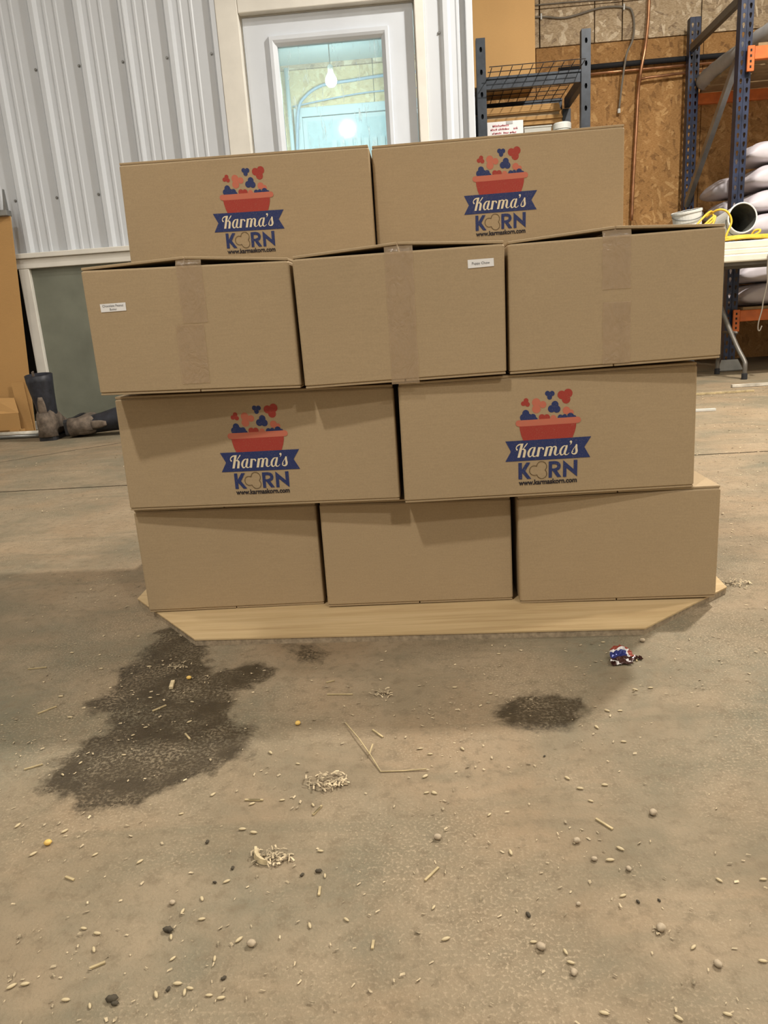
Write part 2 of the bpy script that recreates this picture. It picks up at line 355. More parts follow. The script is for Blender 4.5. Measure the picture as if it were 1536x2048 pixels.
def ribbed(x0, x1, z0, z1):
    pr = rib_profile(x0, x1); n = len(pr)
    v = [(x, WY-h, z0) for x, h in pr]+[(x, WY-h, z1) for x, h in pr]+[(x, WY+.029, z0) for x, h in (pr[0], pr[-1])]+[(x, WY+.029, z1) for x, h in (pr[0], pr[-1])]
    f = [(i, i+1, n+i+1, n+i) for i in range(n-1)]+[(0, n, 2*n+2, 2*n), (n-1, 2*n+1, 2*n+3, 2*n-1)]
    return MB().add(v, f)
edges = [-3.6, -3.24, -2.325, -1.411, -.944]
for a, c_ in zip(edges[:-1], edges[1:]): ribbed(a+.0008, c_-.0008, .953, CEIL-.01).build('metal_panel', M['metal_white'], wall_back)
ribbed(-.944, .086, 2.07, CEIL-.01).build('metal_panel', M['metal_white'], wall_back)
ribbed(.0865, .285, 0.03, CEIL-.01).build('metal_panel', M['metal_white'], wall_back)
MB().box(.283, .318, WY-.028, WY+.05, 0, CEIL-.01).build('corner_trim', M['metal_white'], wall_back, bevel=.004)
sm = MB(); sm.tube([(0,0,0),(0,-.003,0)], .0075, 10); sm.tube([(0,-.003,0),(0,-.007,0)], .0045, 6)
so = sm.build('screw', M['screw'], wall_back, local=True); so.location = (-1.904-ORG[wall_back.name][0], WY-ORG[wall_back.name][1], 1.831)
for k in list(range(-4, 5))+[9]:
    for zc in (1.831, 1.2225, 2.44):
        x = -1.904+.2286*k+(.0 if k < 9 else -.0)
        if k == 9 and zc == 1.2225: continue
        if k == 0 and zc == 1.831: continue
        inst('screw', so.data, wall_back, (x-ORG[wall_back.name][0], WY-ORG[wall_back.name][1], zc))
# ledge, post and lower sheet
MB().box(-3.6, -.944, WY-.045, WY+.02, .927, .953).build('ledge_cap', M['trim_white'], wall_back, bevel=.003)
MB().box(-3.6, -.944, WY-.03, WY+.02, .875, .926).build('ledge_board', M['trim_white'], wall_back, bevel=.003)
MB().box(-2.17, -2.113, WY-.03, WY+.02, .03, .874).build('post', M['trim_white'], wall_back, bevel=.003)
MB().box(-2.112, -.944, WY-.005, WY+.025, .05, .874).build('lower_sheet', M['panel_green'], wall_back)
MB().box(-2.245, -2.171, WY+.012, WY+.028, .03, .874).build('gap_shade_panel', M['dark'], wall_back)  # black panel, shade of the gap is put into its colour
MB().box(-3.6, -2.246, WY-.005, WY+.025, .03, .874).build('lower_sheet', M['panel_green'], wall_back)
struct('baseboard_back', MB().box(-3.6, -.944, WY-.018, WY+.02, 0, .049), M['trim_white'], 'low white strip along the foot of the grey green sheet', 'baseboard', bevel=.003)
wl = struct('wall_left', MB().box(-3.7, -3.6, -4.2, 6.4, 0, CEIL), M['wallpaint'], 'white liner wall on the left side of the shed')
wr = struct('wall_right', MB().box(4.6, 4.7, -4.2, 6.4, 0, CEIL), M['wallpaint'], 'white liner wall on the right side of the shed')
wf = struct('wall_front', MB().box(-3.7, 4.7, -4.3, -4.2, 0, CEIL), M['wallpaint'], 'white liner wall behind the viewer')
cl = struct('ceiling', MB().box(-3.7, 4.7, -4.3, 6.5, CEIL, CEIL+.1), M['ceil'], 'white liner ceiling of the shed', 'ceiling')
ws = struct('wall_office_side', MB().box(.22, .300, WY+.13, 6.2, 0, CEIL), M['office'], 'side wall of the small room behind the door')
wo = struct('wall_office_left', MB().box(-2.3, -2.22, WY+.13, 6.2, 0, 2.4), M['office'], 'far side wall of the small room behind the door')
struct('ceiling_office', MB().box(-2.3, .215, WY+.13, 6.19, 2.385, 2.44), M['office'], 'pale ceiling of the small room behind the door', 'ceiling')
# strand-board wall at the very back
OY = 6.2
wall_rear = struct('wall_rear', MB().box(-3.6, 4.6, OY+.03, OY+.12, 0, CEIL), M['dark'], 'strand board wall at the back behind the racks, greyer boards above brown ones')
SEAM = 2.355
for a, c_ in ((-3.6,-1.5),(-1.495,-.28),(-.275,.218),(.302,.94),(.945,2.16),(2.165,3.38),(3.385,4.6)):
    MB().box(a, c_, OY, OY+.029, 0, SEAM-.004).build('strand_board', M['osb'] if c_ > .3 else M['osb_room_lit'], wall_rear)
for a, c_ in ((-3.6,-.28),(-.274,.965),(.975,1.365),(1.373,1.565),(1.573,1.75),(1.758,2.13),(2.138,3.36),(3.366,4.6)):
    MB().box(a, c_, OY-.012, OY+.029, SEAM, 2.60).build('strand_board', M['osb_grey'], wall_rear)
    MB().box(a, c_, OY-.012, OY+.029, 2.606, CEIL).build('strand_board', M['osb_grey'], wall_rear)

# ------------------------------------------------------------------ setting: door with window
door = thing('door_1', 'white steel door with a large glass light in a white frame', 'door', (-.4, WY, 0), kind='structure')
MB().box(-.944, -.832, WY-.022, WY+.03, 0, 2.10).build('casing', M['trim_white'], door, bevel=.004)
MB().box(.037, .0855, WY-.022, WY+.03, 0, 2.10).build('casing', M['trim_white'], door, bevel=.004)
MB().box(-.8315, .0365, WY-.022, WY+.03, 1.99, 2.10).build('casing', M['trim_white'], door, bevel=.004)
MB().box(-.900, -.826, WY+.03, WY+.12, 0, 2.03).build('jamb', M['trim_white'], door)
MB().box(.031, .06, WY+.03, WY+.12, 0, 2.03).build('jamb', M['trim_white'], door)
MB().box(-.826, .031, WY+.03, WY+.12, 1.985, 2.03).build('jamb', M['trim_white'], door)
gx0, gx1, gz0, gz1 = -.657, -.133, .93, 1.843
leaf = MB().box(-.822, gx0-.012, WY+.02, WY+.064, .01, 1.98).box(gx1+.012, .028, WY+.02, WY+.064, .01, 1.98).box(gx0-.012, gx1+.012, WY+.02, WY+.064, gz1+.012, 1.98).box(gx0-.012, gx1+.012, WY+.02, WY+.064, .01, gz0-.012).build('leaf', M['door_white'], door)
fr = MB()
ring = lambda x0, x1, z0, z1, y: [(x0,y,z0),(x1,y,z0),(x1,y,z1),(x0,y,z1)]
fr.rings([ring(gx0-.04, gx1+.04, gz0-.045, gz1+.048, WY+.02), ring(gx0-.036, gx1+.036, gz0-.040, gz1+.043, WY+.004), ring(gx0-.02, gx1+.02, gz0-.025, gz1+.025, WY+.004), ring(gx0-.013, gx1+.013, gz0-.013, gz1+.013, WY+.010), ring(gx0, gx1, gz0, gz1, WY+.022), ring(gx0, gx1, gz0, gz1, WY+.05)], cap=False)
lite = fr.build('window_frame', M['door_white'], door)
pane = MB().box(gx0-.008, gx1+.008, WY+.036, WY+.040, gz0-.008, gz1+.008).build('window_pane', M['glass'], door)
kb = MB(); kb.lathe([(.03,0),(.03,.01),(.012,.014),(.012,.04),(.028,.05),(.03,.065),(.02,.078),(0.001,.08)], 16)
kb.v = [(x-.77, WY+.02-z, y+.95) for x, y, z in kb.v]; kb.build('knob', M['galv'], door, smooth=True)
# far door in the small room
d2 = thing('door_2', 'pale door in the strand board wall of the room seen through the glass', 'door', (-.4, OY, 0), kind='structure')
MB().box(-.90, -.84, OY-.03, OY-.001, 0, 2.08).box(.08, .14, OY-.03, OY-.001, 0, 2.08).build('casing', M['office'], d2, bevel=.004)
MB().box(-.90, .14, OY-.031, OY-.0005, 2.02, 2.085).build('casing', M['office'], d2, bevel=.004)
MB().box(-.838, .078, OY-.022, OY-.002, .01, 2.015).build('leaf', M['office'], d2)
MB().box(-.80, .04, OY-.030, OY-.0225, 1.02, 1.985).build('window_pane', plain('pale_pane', (.40,.52,.55), .15), d2)
pr = MB()
for k in range(10): pr.box(-.62+.062*k, -.585+.062*k, OY-.040, OY-.0305, 1.05, 1.84)
pr.build('ribbed_sheet', M['office'], d2)
tag(MB().tube([(-.93, OY-.03, .02), (-.93, OY-.03, 2.36)], .016, 10).build('conduit', M['office'], smooth=True), 'pale vertical conduit beside the far door, seen through the glass', 'conduit')
for j, pts in enumerate(([(-.90,OY-.04,1.75),(-.86,OY-.05,2.06),(-.79,OY-.05,2.16),(-.66,OY-.05,2.22),(-.45,OY-.05,2.235),(-.2,OY-.05,2.25),(.2,OY-.05,2.26)],
                         [(-.9,OY-.04,2.095),(-.62,OY-.045,2.125),(-.38,OY-.045,2.145),(-.15,OY-.045,2.15),(.2,OY-.045,2.15)])):
    tag(MB().tube(catmull(pts, 6), .011 if j == 0 else .006, 6).build('cable', M['cable_blue'], smooth=True), ('thick blue grey cable bundle arching over the far door, seen through glass', 'thin cable just above the far door frame, seen through glass')[j], 'cable')
pl = thing('pendant_bulb', 'lit bare bulb hanging in the room behind the door glass', 'lamp', (-.54, 5.6, 2.06))
MB().tube([(-.54,5.6,2.17),(-.54,5.6,2.384)], .004, 6).build('cord', M['cable_grey'], pl)
MB().lathe([(.017,.085),(.02,.115),(.012,.125)], 14, (-.54,5.6,2.06), True).build('socket', M['plastic_white'], pl, smooth=True)
MB().lathe([(.001,-.012),(.022,-.006),(.036,.010),(.040,.027),(.036,.046),(.020,.072),(.016,.086)], 16, (-.54,5.6,2.06)).build('bulb', M['bulb'], pl, smooth=True)
def lamp(name, loc, watts, size, col, parent=None, typ='AREA'):
    ld = bpy.data.lights.new(name, typ); ld.energy = watts; ld.color = col
    if typ == 'AREA': ld.shape = 'DISK'; ld.size = size; ld.spread = math.radians(170)
    else: ld.shadow_soft_size = size
    o = bpy.data.objects.new(name, ld); COL.objects.link(o)
    if parent: o.parent = parent; o.location = Vector(loc)-Vector(ORG[parent.name])
    else: o.location = loc
    return o
lamp('bulb_light', (-.54, 5.6, 2.05), 30, .05, (.90, .97, 1.0), pl, 'POINT')
ol = thing('added_room_light', 'unseen tube light added on the ceiling to brighten the small room', 'lamp', (-1.3, 5.0, 2.33))  # fixture and its lamp are added, unseen, to light the small room
MB().box(-1.9, -.7, 4.94, 5.06, 2.345, 2.384).build('housing', M['plastic_white'], ol, bevel=.004)
MB().box(-1.88, -.72, 4.95, 5.05, 2.335, 2.3445).build('diffuser', M['lamp_lens'], ol)
a_ = lamp('office_fill_light', (-1.3, 5.0, 2.33), 44, .5, (.86, .97, 1.0), ol)
# high-bay lamps of the shed
hb = None
for i, (x, y, z, wt, sz, col, where) in enumerate(LAMPS):
    t = thing('high_bay_lamp', 'round high-bay lamp hanging from the shed ceiling '+where, 'lamp', (x, y, z), 'high-bay lamps of the shed')
    MB().lathe([(sz*.5,.006),(sz*.62,.01),(sz*.62,.04),(sz*.3,.10),(sz*.3,.17),(.001,.18)], 24, (x,y,z)).build('housing', M['rack_grey'], t, smooth=False)
    MB().lathe([(.001,.004),(sz*.5,.004),(sz*.5,.006)], 24, (x,y,z)).build('lens', M['lamp_lens'], t)
    MB().tube([(x,y,z+.17),(x,y,CEIL)], .006, 6).build('cord', M['rubber'], t)
    lamp('high_bay_light', (x, y, z-.004), wt, sz, col, t)

# ------------------------------------------------------------------ plywood board under the stack
pts = [(-.388,1.067),(.313,1.044),(.493,1.197),(.507,1.50),(.335,1.70),(-.385,1.72),(-.565,1.55),(-.557,1.262)]
bd = thing('plywood_board', 'plywood board with clipped corners lying under the stack of cartons', 'board', (0,1.38,0))
MB().prism(pts, .0095, .0118).build('top_veneer', M['ply'], bd)
MB().prism([(x*.998, 1.38+(y-1.38)*.997) for x, y in pts], .0, .0094).build('core', M['ply_edge'], bd)

# ------------------------------------------------------------------ cartons
class Carton:
    def __init__(s, name, x, y, yaw, TL, TR, BR, BL, depth, long_front, label, group=None, lift=.009):
        s.q = Vector((x,y,0)); s.d = Vector((math.cos(yaw), math.sin(yaw), 0)); s.n = Vector((math.sin(yaw), -math.cos(yaw), 0))
        s.c = (TL,TR,BR,BL); dv = Vector((0, depth, 0))
        mid = s.q+s.d*((BL[0]+BR[0])/2)+dv*.5; zb = min(BL[1],BR[1])
        s.t = thing('carton', label, 'box', (mid.x, mid.y, zb), group)
        fl, th = .0035, .0038
        # body: rounded upright edges, slightly slack sides
        def ring(zf, inset=0):
            a = Vector((BL[0]+(TL[0]-BL[0])*zf+inset, BL[1]+(TL[1]-BL[1])*zf)); c_ = Vector((BR[0]+(TR[0]-BR[0])*zf-inset, BR[1]+(TR[1]-BR[1])*zf)); r = .004; out = []
            bul = .0012*math.sin(math.pi*zf)
            def P(ss, yy):
                t_ = (ss-a.x)/(c_.x-a.x); z = a.y+(c_.y-a.y)*t_
                p = s.q+s.d*ss+Vector((0, yy+inset, 0)); return Vector((p.x, p.y, z))
            dd = depth-2*inset
            for cx, cy, a0 in ((a.x+r, r, 180), (c_.x-r, r, 270), (c_.x-r, dd-r, 0), (a.x+r, dd-r, 90)):
                for k in range(4):
                    an = math.radians(a0+30*k); out.append(P(cx+r*math.cos(an), cy+r*math.sin(an)))
            return out
        zf0 = fl/(TL[1]-BL[1]); rs = [ring(zf0+.0, .0016), ring(zf0+.008, 0)]+[ring(f) for f in (.3,.6)]+[ring(.986, 0), ring(1.0, .0018)]
        s.body = MB().rings(rs).build('body', M['kraft'], s.t)
        # flaps: slabs hinged on two opposite edges
        def P(ss, yy, z): 
            p = s.q+s.d*ss+Vector((0,yy,0)); return (p.x, p.y, z)
        def slab(name, c4, up):
            lo = [P(*k) for k in c4]; hi = [P(k[0],k[1],k[2]+th*up) for k in c4]
            MB().add(lo+hi, [(0,1,2,3),(4,5,6,7),(0,1,5,4),(1,2,6,5),(2,3,7,6),(3,0,4,7)]).build(name, [M['kraft']], s.t, bevel=.0008)
        e = .0012
        for top in (1, 0):
            A, B_ = (TL, TR) if top else (BL, BR)
            za = A[1]+.0004 if top else A[1]; zb_ = B_[1]+.0004 if top else B_[1]
            L_ = lift if top else 0
            nm = 'top_flap' if top else 'bottom_flap'
            if top: zz_ = lambda f: za+(zb_-za)*f
            else: zz_ = lambda f: za+(zb_-za)*f
            if not long_front:   # flaps hinged left and right, meeting in a seam that runs away from the viewer
                m_ = (A[0]+B_[0])/2
                slab(nm, [(A[0]+e, e, zz_(0)), (m_-.0008, e, zz_(.5)+L_), (m_-.0008, depth-e, zz_(.5)+L_), (A[0]+e, depth-e, zz_(0))], 1 if top else .85)
                slab(nm, [(m_+.0008, e, zz_(.5)+L_), (B_[0]-e, e, zz_(1)), (B_[0]-e, depth-e, zz_(1)), (m_+.0008, depth-e, zz_(.5)+L_)], 1 if top else .85)
            else:
                for y0, y1, la, lb in ((e, depth/2-.0008, 0, L_*.5), (depth/2+.0008, depth-e, L_*.5, 0)):
                    slab(nm, [(A[0]+e, y0, zz_(0)+la), (B_[0]-e, y0, zz_(1)+la), (B_[0]-e, y1, zz_(1)+lb), (A[0]+e, y1, zz_(0)+lb)], 1 if top else .85)
        s.depth = depth
    def pt(s, ss, z, off=.0003):
        p = s.q+s.d*ss+s.n*off; return (p.x, p.y, z)
H_ = .305; L_ = .457
CART = {}
def C(key, *a, **k): CART[key] = Carton(key, *a, **k)
pb = .0122
C('H', -.5028,1.1861,.0253,(-.0045,.1968),(.3085,.1915),(.3085,pb),(-.0037,.0132),L_,False,'plain kraft carton at the left end of the bottom row', lift=.001)
C('I', -.1800,1.1762,.0018,(-.0060,.1955),(.3105,.1895),(.3112,.0128),(-.0065,.0135),L_,False,'plain kraft carton in the middle of the bottom row', lift=.001)
C('J', .1478,1.1595,-.0415,(-.0090,.1930),(.3077,.1975),(.3083,.0146),(-.0072,pb),L_,False,'plain kraft carton at the right end of the bottom row, top corner showing', lift=.001)
C('F', -.5041,1.1700,-.0525,(.0018,.3895),(.4553,.3848),(.4560,.2045),(-.0011,.2038),H_,True,'printed carton in the second row from the floor, left one', lift=.001)
C('G', -.0439,1.1273,.0387,(.0024,.3878),(.4545,.3905),(.4568,.2020),(.0022,.2036),H_,True,'printed carton in the second row from the floor, right one', lift=.001)
C('C', -.4932,1.1020,.0512,(-.0007,.5836),(.3046,.5785),(.3058,.3945),(-.0008,.4026),L_,False,'blank carton with the chocolate peanut butter sticker, left end of the third row')
C('D', -.1824,1.1111,.0188,(-.0012,.5791),(.3052,.5803),(.3044,.3968),(.0014,.3932),L_,False,'blank carton with the puppy chow sticker, middle of the third row')
C('E', .1278,1.1284,-.0244,(.0002,.5797),(.3049,.5819),(.3065,.4008),(-.0006,.3948),L_,False,'blank carton with shiny tape and no sticker, right end of the third row')
C('A', -.5300,1.3971,-.0332,(.0048,.7818),(.4531,.7755),(.4540,.5935),(.0004,.5965),H_,True,'printed carton on the top row, left one in front of the door', lift=.001)
C('B', -.0809,1.4042,.0440,(.0072,.7775),(.4497,.7835),(.4505,.5945),(.0068,.5930),H_,True,'printed carton on the top row, right one and highest of all', lift=.001)
# tape strips
def tape_strip(k, s0, s1, ztop, zbot, over=True, crinkle=.0006, sh=0):
    c_ = CART[k]; n = 14; v = []; rnd = random.Random(ord(k))
    for i in range(n+1):
        z = ztop+(zbot-ztop)*i/n
        for j in range(5):
            v.append(c_.pt(s0+(s1-s0)*j/4+sh*i/n+(rnd.uniform(-.0006,.0006) if j in (0,4) else 0), z, .0005+crinkle*rnd.random()))
    f = [(i*5+j, i*5+j+1, (i+1)*5+j+1, (i+1)*5+j) for i in range(n) for j in range(4)]
    b = MB().add(v, f)
    if over:   # runs on over the top seam
        TL, TR = c_.c[0], c_.c[1]; zt = (TL[1]+TR[1])/2+.0118
        p0 = c_.pt(s0, ztop, .0008); p1 = c_.pt(s1, ztop, .0008); q0 = c_.pt(s0, zt, -.004); q1 = c_.pt(s1, zt, -.004); r0 = c_.pt(s0, zt, -.09); r1 = c_.pt(s1, zt, -.09)
        b.add([p0,p1,q0,q1,r0,r1], [(0,1,3,2),(2,3,5,4)])
    b.build('tape', M['tape'], c_.t, smooth=True)
tape_strip('C', .1395, .1768, .583, .500); tape_strip('C', .128, .170, .498, .412, False, .0010, -.001)
tape_strip('D', .133, .174, .579, .392); tape_strip('E', .1345, .1748, .5798, .508); tape_strip('E', .136, .176, .490, .402, False, .0010)
# stickers
def text_mesh(body, bold=0.0, align='CENTER'):
    cu = bpy.data.curves.new('txt', 'FONT'); cu.body = body; cu.align_x = align; cu.offset = bold; cu.resolution_u = 3; cu.fill_mode = 'FRONT'
    to = bpy.data.objects.new('txt', cu); COL.objects.link(to); dg = bpy.context.evaluated_depsgraph_get()
    me = bpy.data.meshes.new_from_object(to.evaluated_get(dg)); bpy.data.objects.remove(to)
    v = [tuple(x.co) for x in me.vertices]; f = [tuple(p.vertices) for p in me.polygons]; bpy.data.meshes.remove(me)
    a = np.array(v); return a[:,:2], f
def put_text(b, c_, body, sc, zc, width=None, height=None, off=.0012, slope=0, bold=0.0):
    a, f = text_mesh(body, bold); w_ = a[:,0].max()-a[:,0].min(); k = width/w_; ky = height if height else k
    cx = (a[:,0].max()+a[:,0].min())/2
    b.add([c_.pt(sc+(x-cx)*k, zc+y*ky+slope*(x-cx)*k, off) for x, y in a], f)
def sticker(k, quad, lines):
    c_ = CART[k]; b = MB(); (s0,z0),(s1,z1),(s2,z2),(s3,z3) = quad
    fr_ = [c_.pt(s, z, .0008) for s, z in quad]; bk = [c_.pt(s, z, .0004) for s, z in quad]
    o = b.add(fr_+bk, [(0,1,2,3),(0,1,5,4),(1,2,6,5),(2,3,7,6),(3,0,4,7)]).build('sticker', M['white_label'], c_.t)
    o['label'] = 'white paper sticker with small grey lettering'
    tb = MB(); cx = (s0+s1+s2+s3)/4
    for t_, zc, wd, ht in lines: put_text(tb, c_, t_, cx, zc, wd, ht)
    tb.build('lettering', M['label_ink'], o)
sticker('C', [(.0208,.5353),(.0588,.5357),(.0585,.5241),(.0211,.5237)], [('Chocolate Peanut', .5306, .031, .0048), ('Butter', .5256, .0105, .0045)])
sticker('D', [(.2520,.5615),(.2892,.5618),(.2895,.5508),(.2522,.5499)], [('Puppy Chow', .5545, .0255, .0050)])

# printed marks: bowl of popcorn, ribbon, block letters, address
def uv(px, py):
    X6 = (px-980)*6.678; Y6 = (py-770)*6.678
    return ((X6-777.5)*1.153e-4-(Y6-755)*2.6e-6, -(Y6-755+.0629*(X6-205))*1.167e-4)
def z6(x, y): return uv(980+x/6.678, 770+y/6.678)
def zA(x, y): return uv(1025+x/10.971, 875+y/10.971)
def zB(x, y): return uv(1030+x/11.815, 915+y/11.815)
class Print:
    def __init__(s): s.parts = {}
    def poly(s, part, mat, pts, lay):
        s.parts.setdefault(part, []).append((mat, pts, [tuple(range(len(pts)))], lay))
    def mesh(s, part, mat, pts, fs, lay): s.parts.setdefault(part, []).append((mat, pts, fs, lay))
    def disc(s, part, mat, T, x, y, r, lay):
        s.poly(part, mat, [T(x+r*math.cos(2*math.pi*k/22), y+r*math.sin(2*math.pi*k/22)) for k in range(22)], lay)
    def stroke(s, part, mat, T, pts, lay, n=6, smooth=True):
        P = catmull(pts, n) if smooth and len(pts) > 2 else [np.array(p, float) for p in pts]
        v = []
        for i, p in enumerate(P):
            d = P[min(i+1,len(P)-1)][:2]-P[max(i-1,0)][:2]; d = d/(np.linalg.norm(d)+1e-9); nn = np.array([-d[1], d[0]])*p[2]/2
            v += [T(*(p[:2]+nn)), T(*(p[:2]-nn))]
        s.mesh(part, mat, v, [(2*i, 2*i+1, 2*i+3, 2*i+2) for i in range(len(P)-1)], lay)
        if smooth:
            for p in (P[0], P[-1]): s.disc(part, mat, T, p[0], p[1], p[2]/2, lay)
PR = Print()
R_, B__, K_, W_, N_ = 'ink_red', 'ink_blue', 'ink_pink', 'ink_white', 'ink_black'
for mat, cs in ((R_, [(478,215,32),(442,255,31),(497,264,31)]), (K_, [(612,240,56),(700,266,46),(615,325,56)]), (B__, [(760,122,34),(818,122,34),(787,170,33)]),
                (R_, [(945,140,55),(1030,118,58),(1005,197,56)]), (B__, [(860,264,46),(815,322,48),(885,325,48),(855,300,40)]), (K_, [(1012,342,50),(1075,364,34)]),
                (B__, [(475,382,46),(446,438,48),(510,436,52),(570,430,42),(606,460,28),(470,450,50)]), (R_, [(690,434,42),(755,434,42)]), (K_, [(842,442,40)]),
                (B__, [(935,432,36),(990,426,34),(1068,416,44),(1118,432,28)])):
    for x, y, r in cs: PR.disc('printed_bowl', mat, z6, x, y, r, 1)
PR.poly('printed_bowl', R_, [z6(*p) for p in [(392,555),(1146,508),(1142,560),(1128,620),(1100,700),(445,742),(418,680),(400,610)]], 2)
PR.stroke('printed_bowl', K_, z6, [(382,516,82),(560,506,82),(780,490,82),(1000,476,82),(1164,464,82)], 3)
PR.poly('printed_ribbon', B__, [z6(*p) for p in [(205,755),(1350,683),(1262,825),(1345,962),(205,1030),(280,892)]], 3)
S = lambda pts, n=6: PR.stroke('printed_lettering', W_, zA, pts, 5, n)
def par(x0, y0, x1, y1, wd): PR.poly('printed_lettering', W_, [zA(x0-wd/2, y0), zA(x0+wd/2, y0-3), zA(x1+wd/2, y1-3), zA(x1-wd/2, y1)], 5)
S([(98,268,36),(80,235,20),(100,190,22),(145,158,28),(205,145,24)]); par(213,135,136,446,56); S([(322,132,20),(290,175,22),(228,255,12)])
S([(205,262,12),(255,262,34),(273,295,52),(262,360,50)]); par(268,330,247,442,54)
def aa(dx, dy):
    S([(490+dx,228+dy,16),(430+dx,224+dy,22),(378+dx,275+dy,40),(350+dx,350+dy,46),(365+dx,415+dy,34),(405+dx,415+dy,18),(440+dx,370+dy,10)])
    S([(492+dx,222+dy,36),(472+dx,290+dy,48),(448+dx,370+dy,46),(462+dx,412+dy,30),(505+dx,412+dy,14),(545+dx,375+dy,9)])
aa(0, 0); par(590,212,552,422,54); S([(575,280,8),(610,232,16),(650,222,24),(674,240,38),(672,262,22)])
par(765,200,716,412,56); S([(752,265,8),(790,212,18),(835,200,26),(862,225,44),(852,280,52)]); par(858,240,818,404,56)
S([(855,270,8),(890,210,18),(930,194,26),(954,220,44),(942,290,52),(932,345,50),(946,380,30),(985,378,14),(1040,330,9)])
aa(702, -42); PR.disc('printed_lettering', W_, zA, 1280, 88, 26, 5); S([(1290,92,26),(1288,120,18),(1264,155,6)])
S([(1404,160,38),(1402,230,48),(1410,290,50),(1392,340,40),(1350,358,28),(1312,342,22),(1310,310,14),(1335,308,10)]); S([(1400,155,14),(1360,215,10),(1318,285,16),(1305,330,20)])
# KORN
for pg in ([(82,135),(165,130),(167,295),(172,368),(173,526),(88,530)], [(167,295),(272,124),(365,119),(247,325)], [(167,295),(247,325),(390,512),(298,518),(172,368)],
           [(805,97),(886,92),(886,482),(808,487)], [(888,300),(982,285),(1110,465),(1013,472)], [(1148,62),(1228,130),(1230,462),(1150,468)], [(1148,62),(1400,278),(1485,452),(1228,245)], [(1398,58),(1485,52),(1485,452),(1400,278)]):
    PR.poly('printed_lettering', B__, [zB(*p) for p in pg], 3)
PR.stroke('printed_lettering', B__, zB, [(850,130,74),(960,124,74),(1030,150,78),(1050,205,80),(1025,262,76),(950,290,60),(870,292,50)], 3)
cs = [(465,315,116),(637,212,118),(642,388,118)]; ol_ = []
for i, (x, y, r) in enumerate(cs):
    for k in range(90):
        a = 2*math.pi*k/90; p = (x+r*math.cos(a), y+r*math.sin(a))
        if all(math.hypot(p[0]-u[0], p[1]-u[1]) >= u[2]-.5 for j, u in enumerate(cs) if j != i): ol_.append(p)
ol_.sort(key=lambda p: math.atan2(p[1]-305, p[0]-585)); ol_.append(ol_[0])
PR.stroke('printed_lettering', 'ink_line', zB, [(x, y, 13) for x, y in ol_], 3, smooth=False)
a_, f_ = text_mesh('www.karmaskorn.com', .034); w0 = a_[:,0].max()-a_[:,0].min(); c0 = (a_[:,0].max()+a_[:,0].min())/2
pa, pe = np.array(zB(95,667)), np.array(zB(1483,594)); kk = (pe[0]-pa[0])/w0
PR.mesh('printed_lettering', N_, [((pa[0]+pe[0])/2+(x-c0)*kk, (pa[1]+pe[1])/2+y*kk*1.12) for x, y in a_], f_, 3)
for k, (sc, zc, scale) in dict(G=(.2294,.2924,1.0), F=(.2324,.2949,.993), A=(.2305,.6878,.975), B=(.2313,.6902,.982)).items():
    c_ = CART[k]; slope = {'G': .0, 'F': .004, 'A': -.016, 'B': .011}[k]
    for part, items in PR.parts.items():
        b = MB(); ms = []; nl = 0
        for mat, pts_, fs, lay in items:
            if mat not in ms: ms.append(mat)
            b.cur = ms.index(mat); nl += 1; b.add([c_.pt(sc+u*scale, zc+v*scale+slope*u, .0002+.00012*lay+.000004*nl) for u, v in pts_], fs)
        o = b.build(part, [M[m] for m in ms], c_.t)
        o['label'] = {'printed_bowl': 'red printed bowl with flying popcorn', 'printed_ribbon': 'dark blue printed ribbon', 'printed_lettering': 'printed script and block lettering'}[part]

# ------------------------------------------------------------------ left: cardboard sheet, boots, scraps
sh = MB(); sh.add([(-2.72,3.985,0),(-2.19,3.985,0),(-2.128,4.02,1.135),(-2.68,4.02,1.135),(-2.72,3.993,0),(-2.19,3.993,0),(-2.128,4.028,1.135),(-2.68,4.028,1.135)], [(0,1,2,3),(4,5,6,7),(0,1,5,4),(1,2,6,5),(2,3,7,6),(3,0,4,7)])
tag(sh.build('cardboard_sheet', M['kraft2']), 'tall tan cardboard sheet standing against the ribbed wall at the left', 'cardboard')
sc_ = thing('cardboard_offcut', 'dark tan bent cardboard offcut leaning at the foot of the tall sheet', 'cardboard', (-2.33,3.93,0))
MB().prism([(-2.60,3.90),(-2.222,3.90),(-2.222,3.906),(-2.60,3.906)], .03, .12).build('lower_flap', M['kraft2'], sc_)
MB().add([(-2.60,3.906,.121),(-2.222,3.906,.121),(-2.26,3.955,.20),(-2.38,3.955,.205),(-2.60,3.955,.17),(-2.60,3.912,.121),(-2.222,3.912,.121),(-2.26,3.961,.20),(-2.38,3.961,.205),(-2.60,3.961,.17)], [(0,1,2,3,4),(5,6,7,8,9),(0,1,6,5),(1,2,7,6),(2,3,8,7),(3,4,9,8),(4,0,5,9)]).build('upper_flap', M['kraft2'], sc_)
MB().box(-2.60, -2.55, 3.89, 3.96, 0, .0295).build('fold', M['kraft2'], sc_); MB().box(-2.28,-2.23,3.89,3.96,0,.0295).build('fold', M['kraft2'], sc_)
st = MB(); st.add([(-2.25,3.962,0),(-2.185,3.962,0),(-2.205,3.984,.28),(-2.275,3.984,.28),(-2.25,3.968,0),(-2.185,3.968,0),(-2.205,3.9845,.28),(-2.275,3.9845,.28)], [(0,1,2,3),(4,5,6,7),(0,1,5,4),(1,2,6,5),(2,3,7,6),(3,0,4,7)])
tag(st.build('cardboard_strip', M['kraft2']), 'narrow orange tan cardboard strip propped on the tall sheet beside the upright boot', 'cardboard')
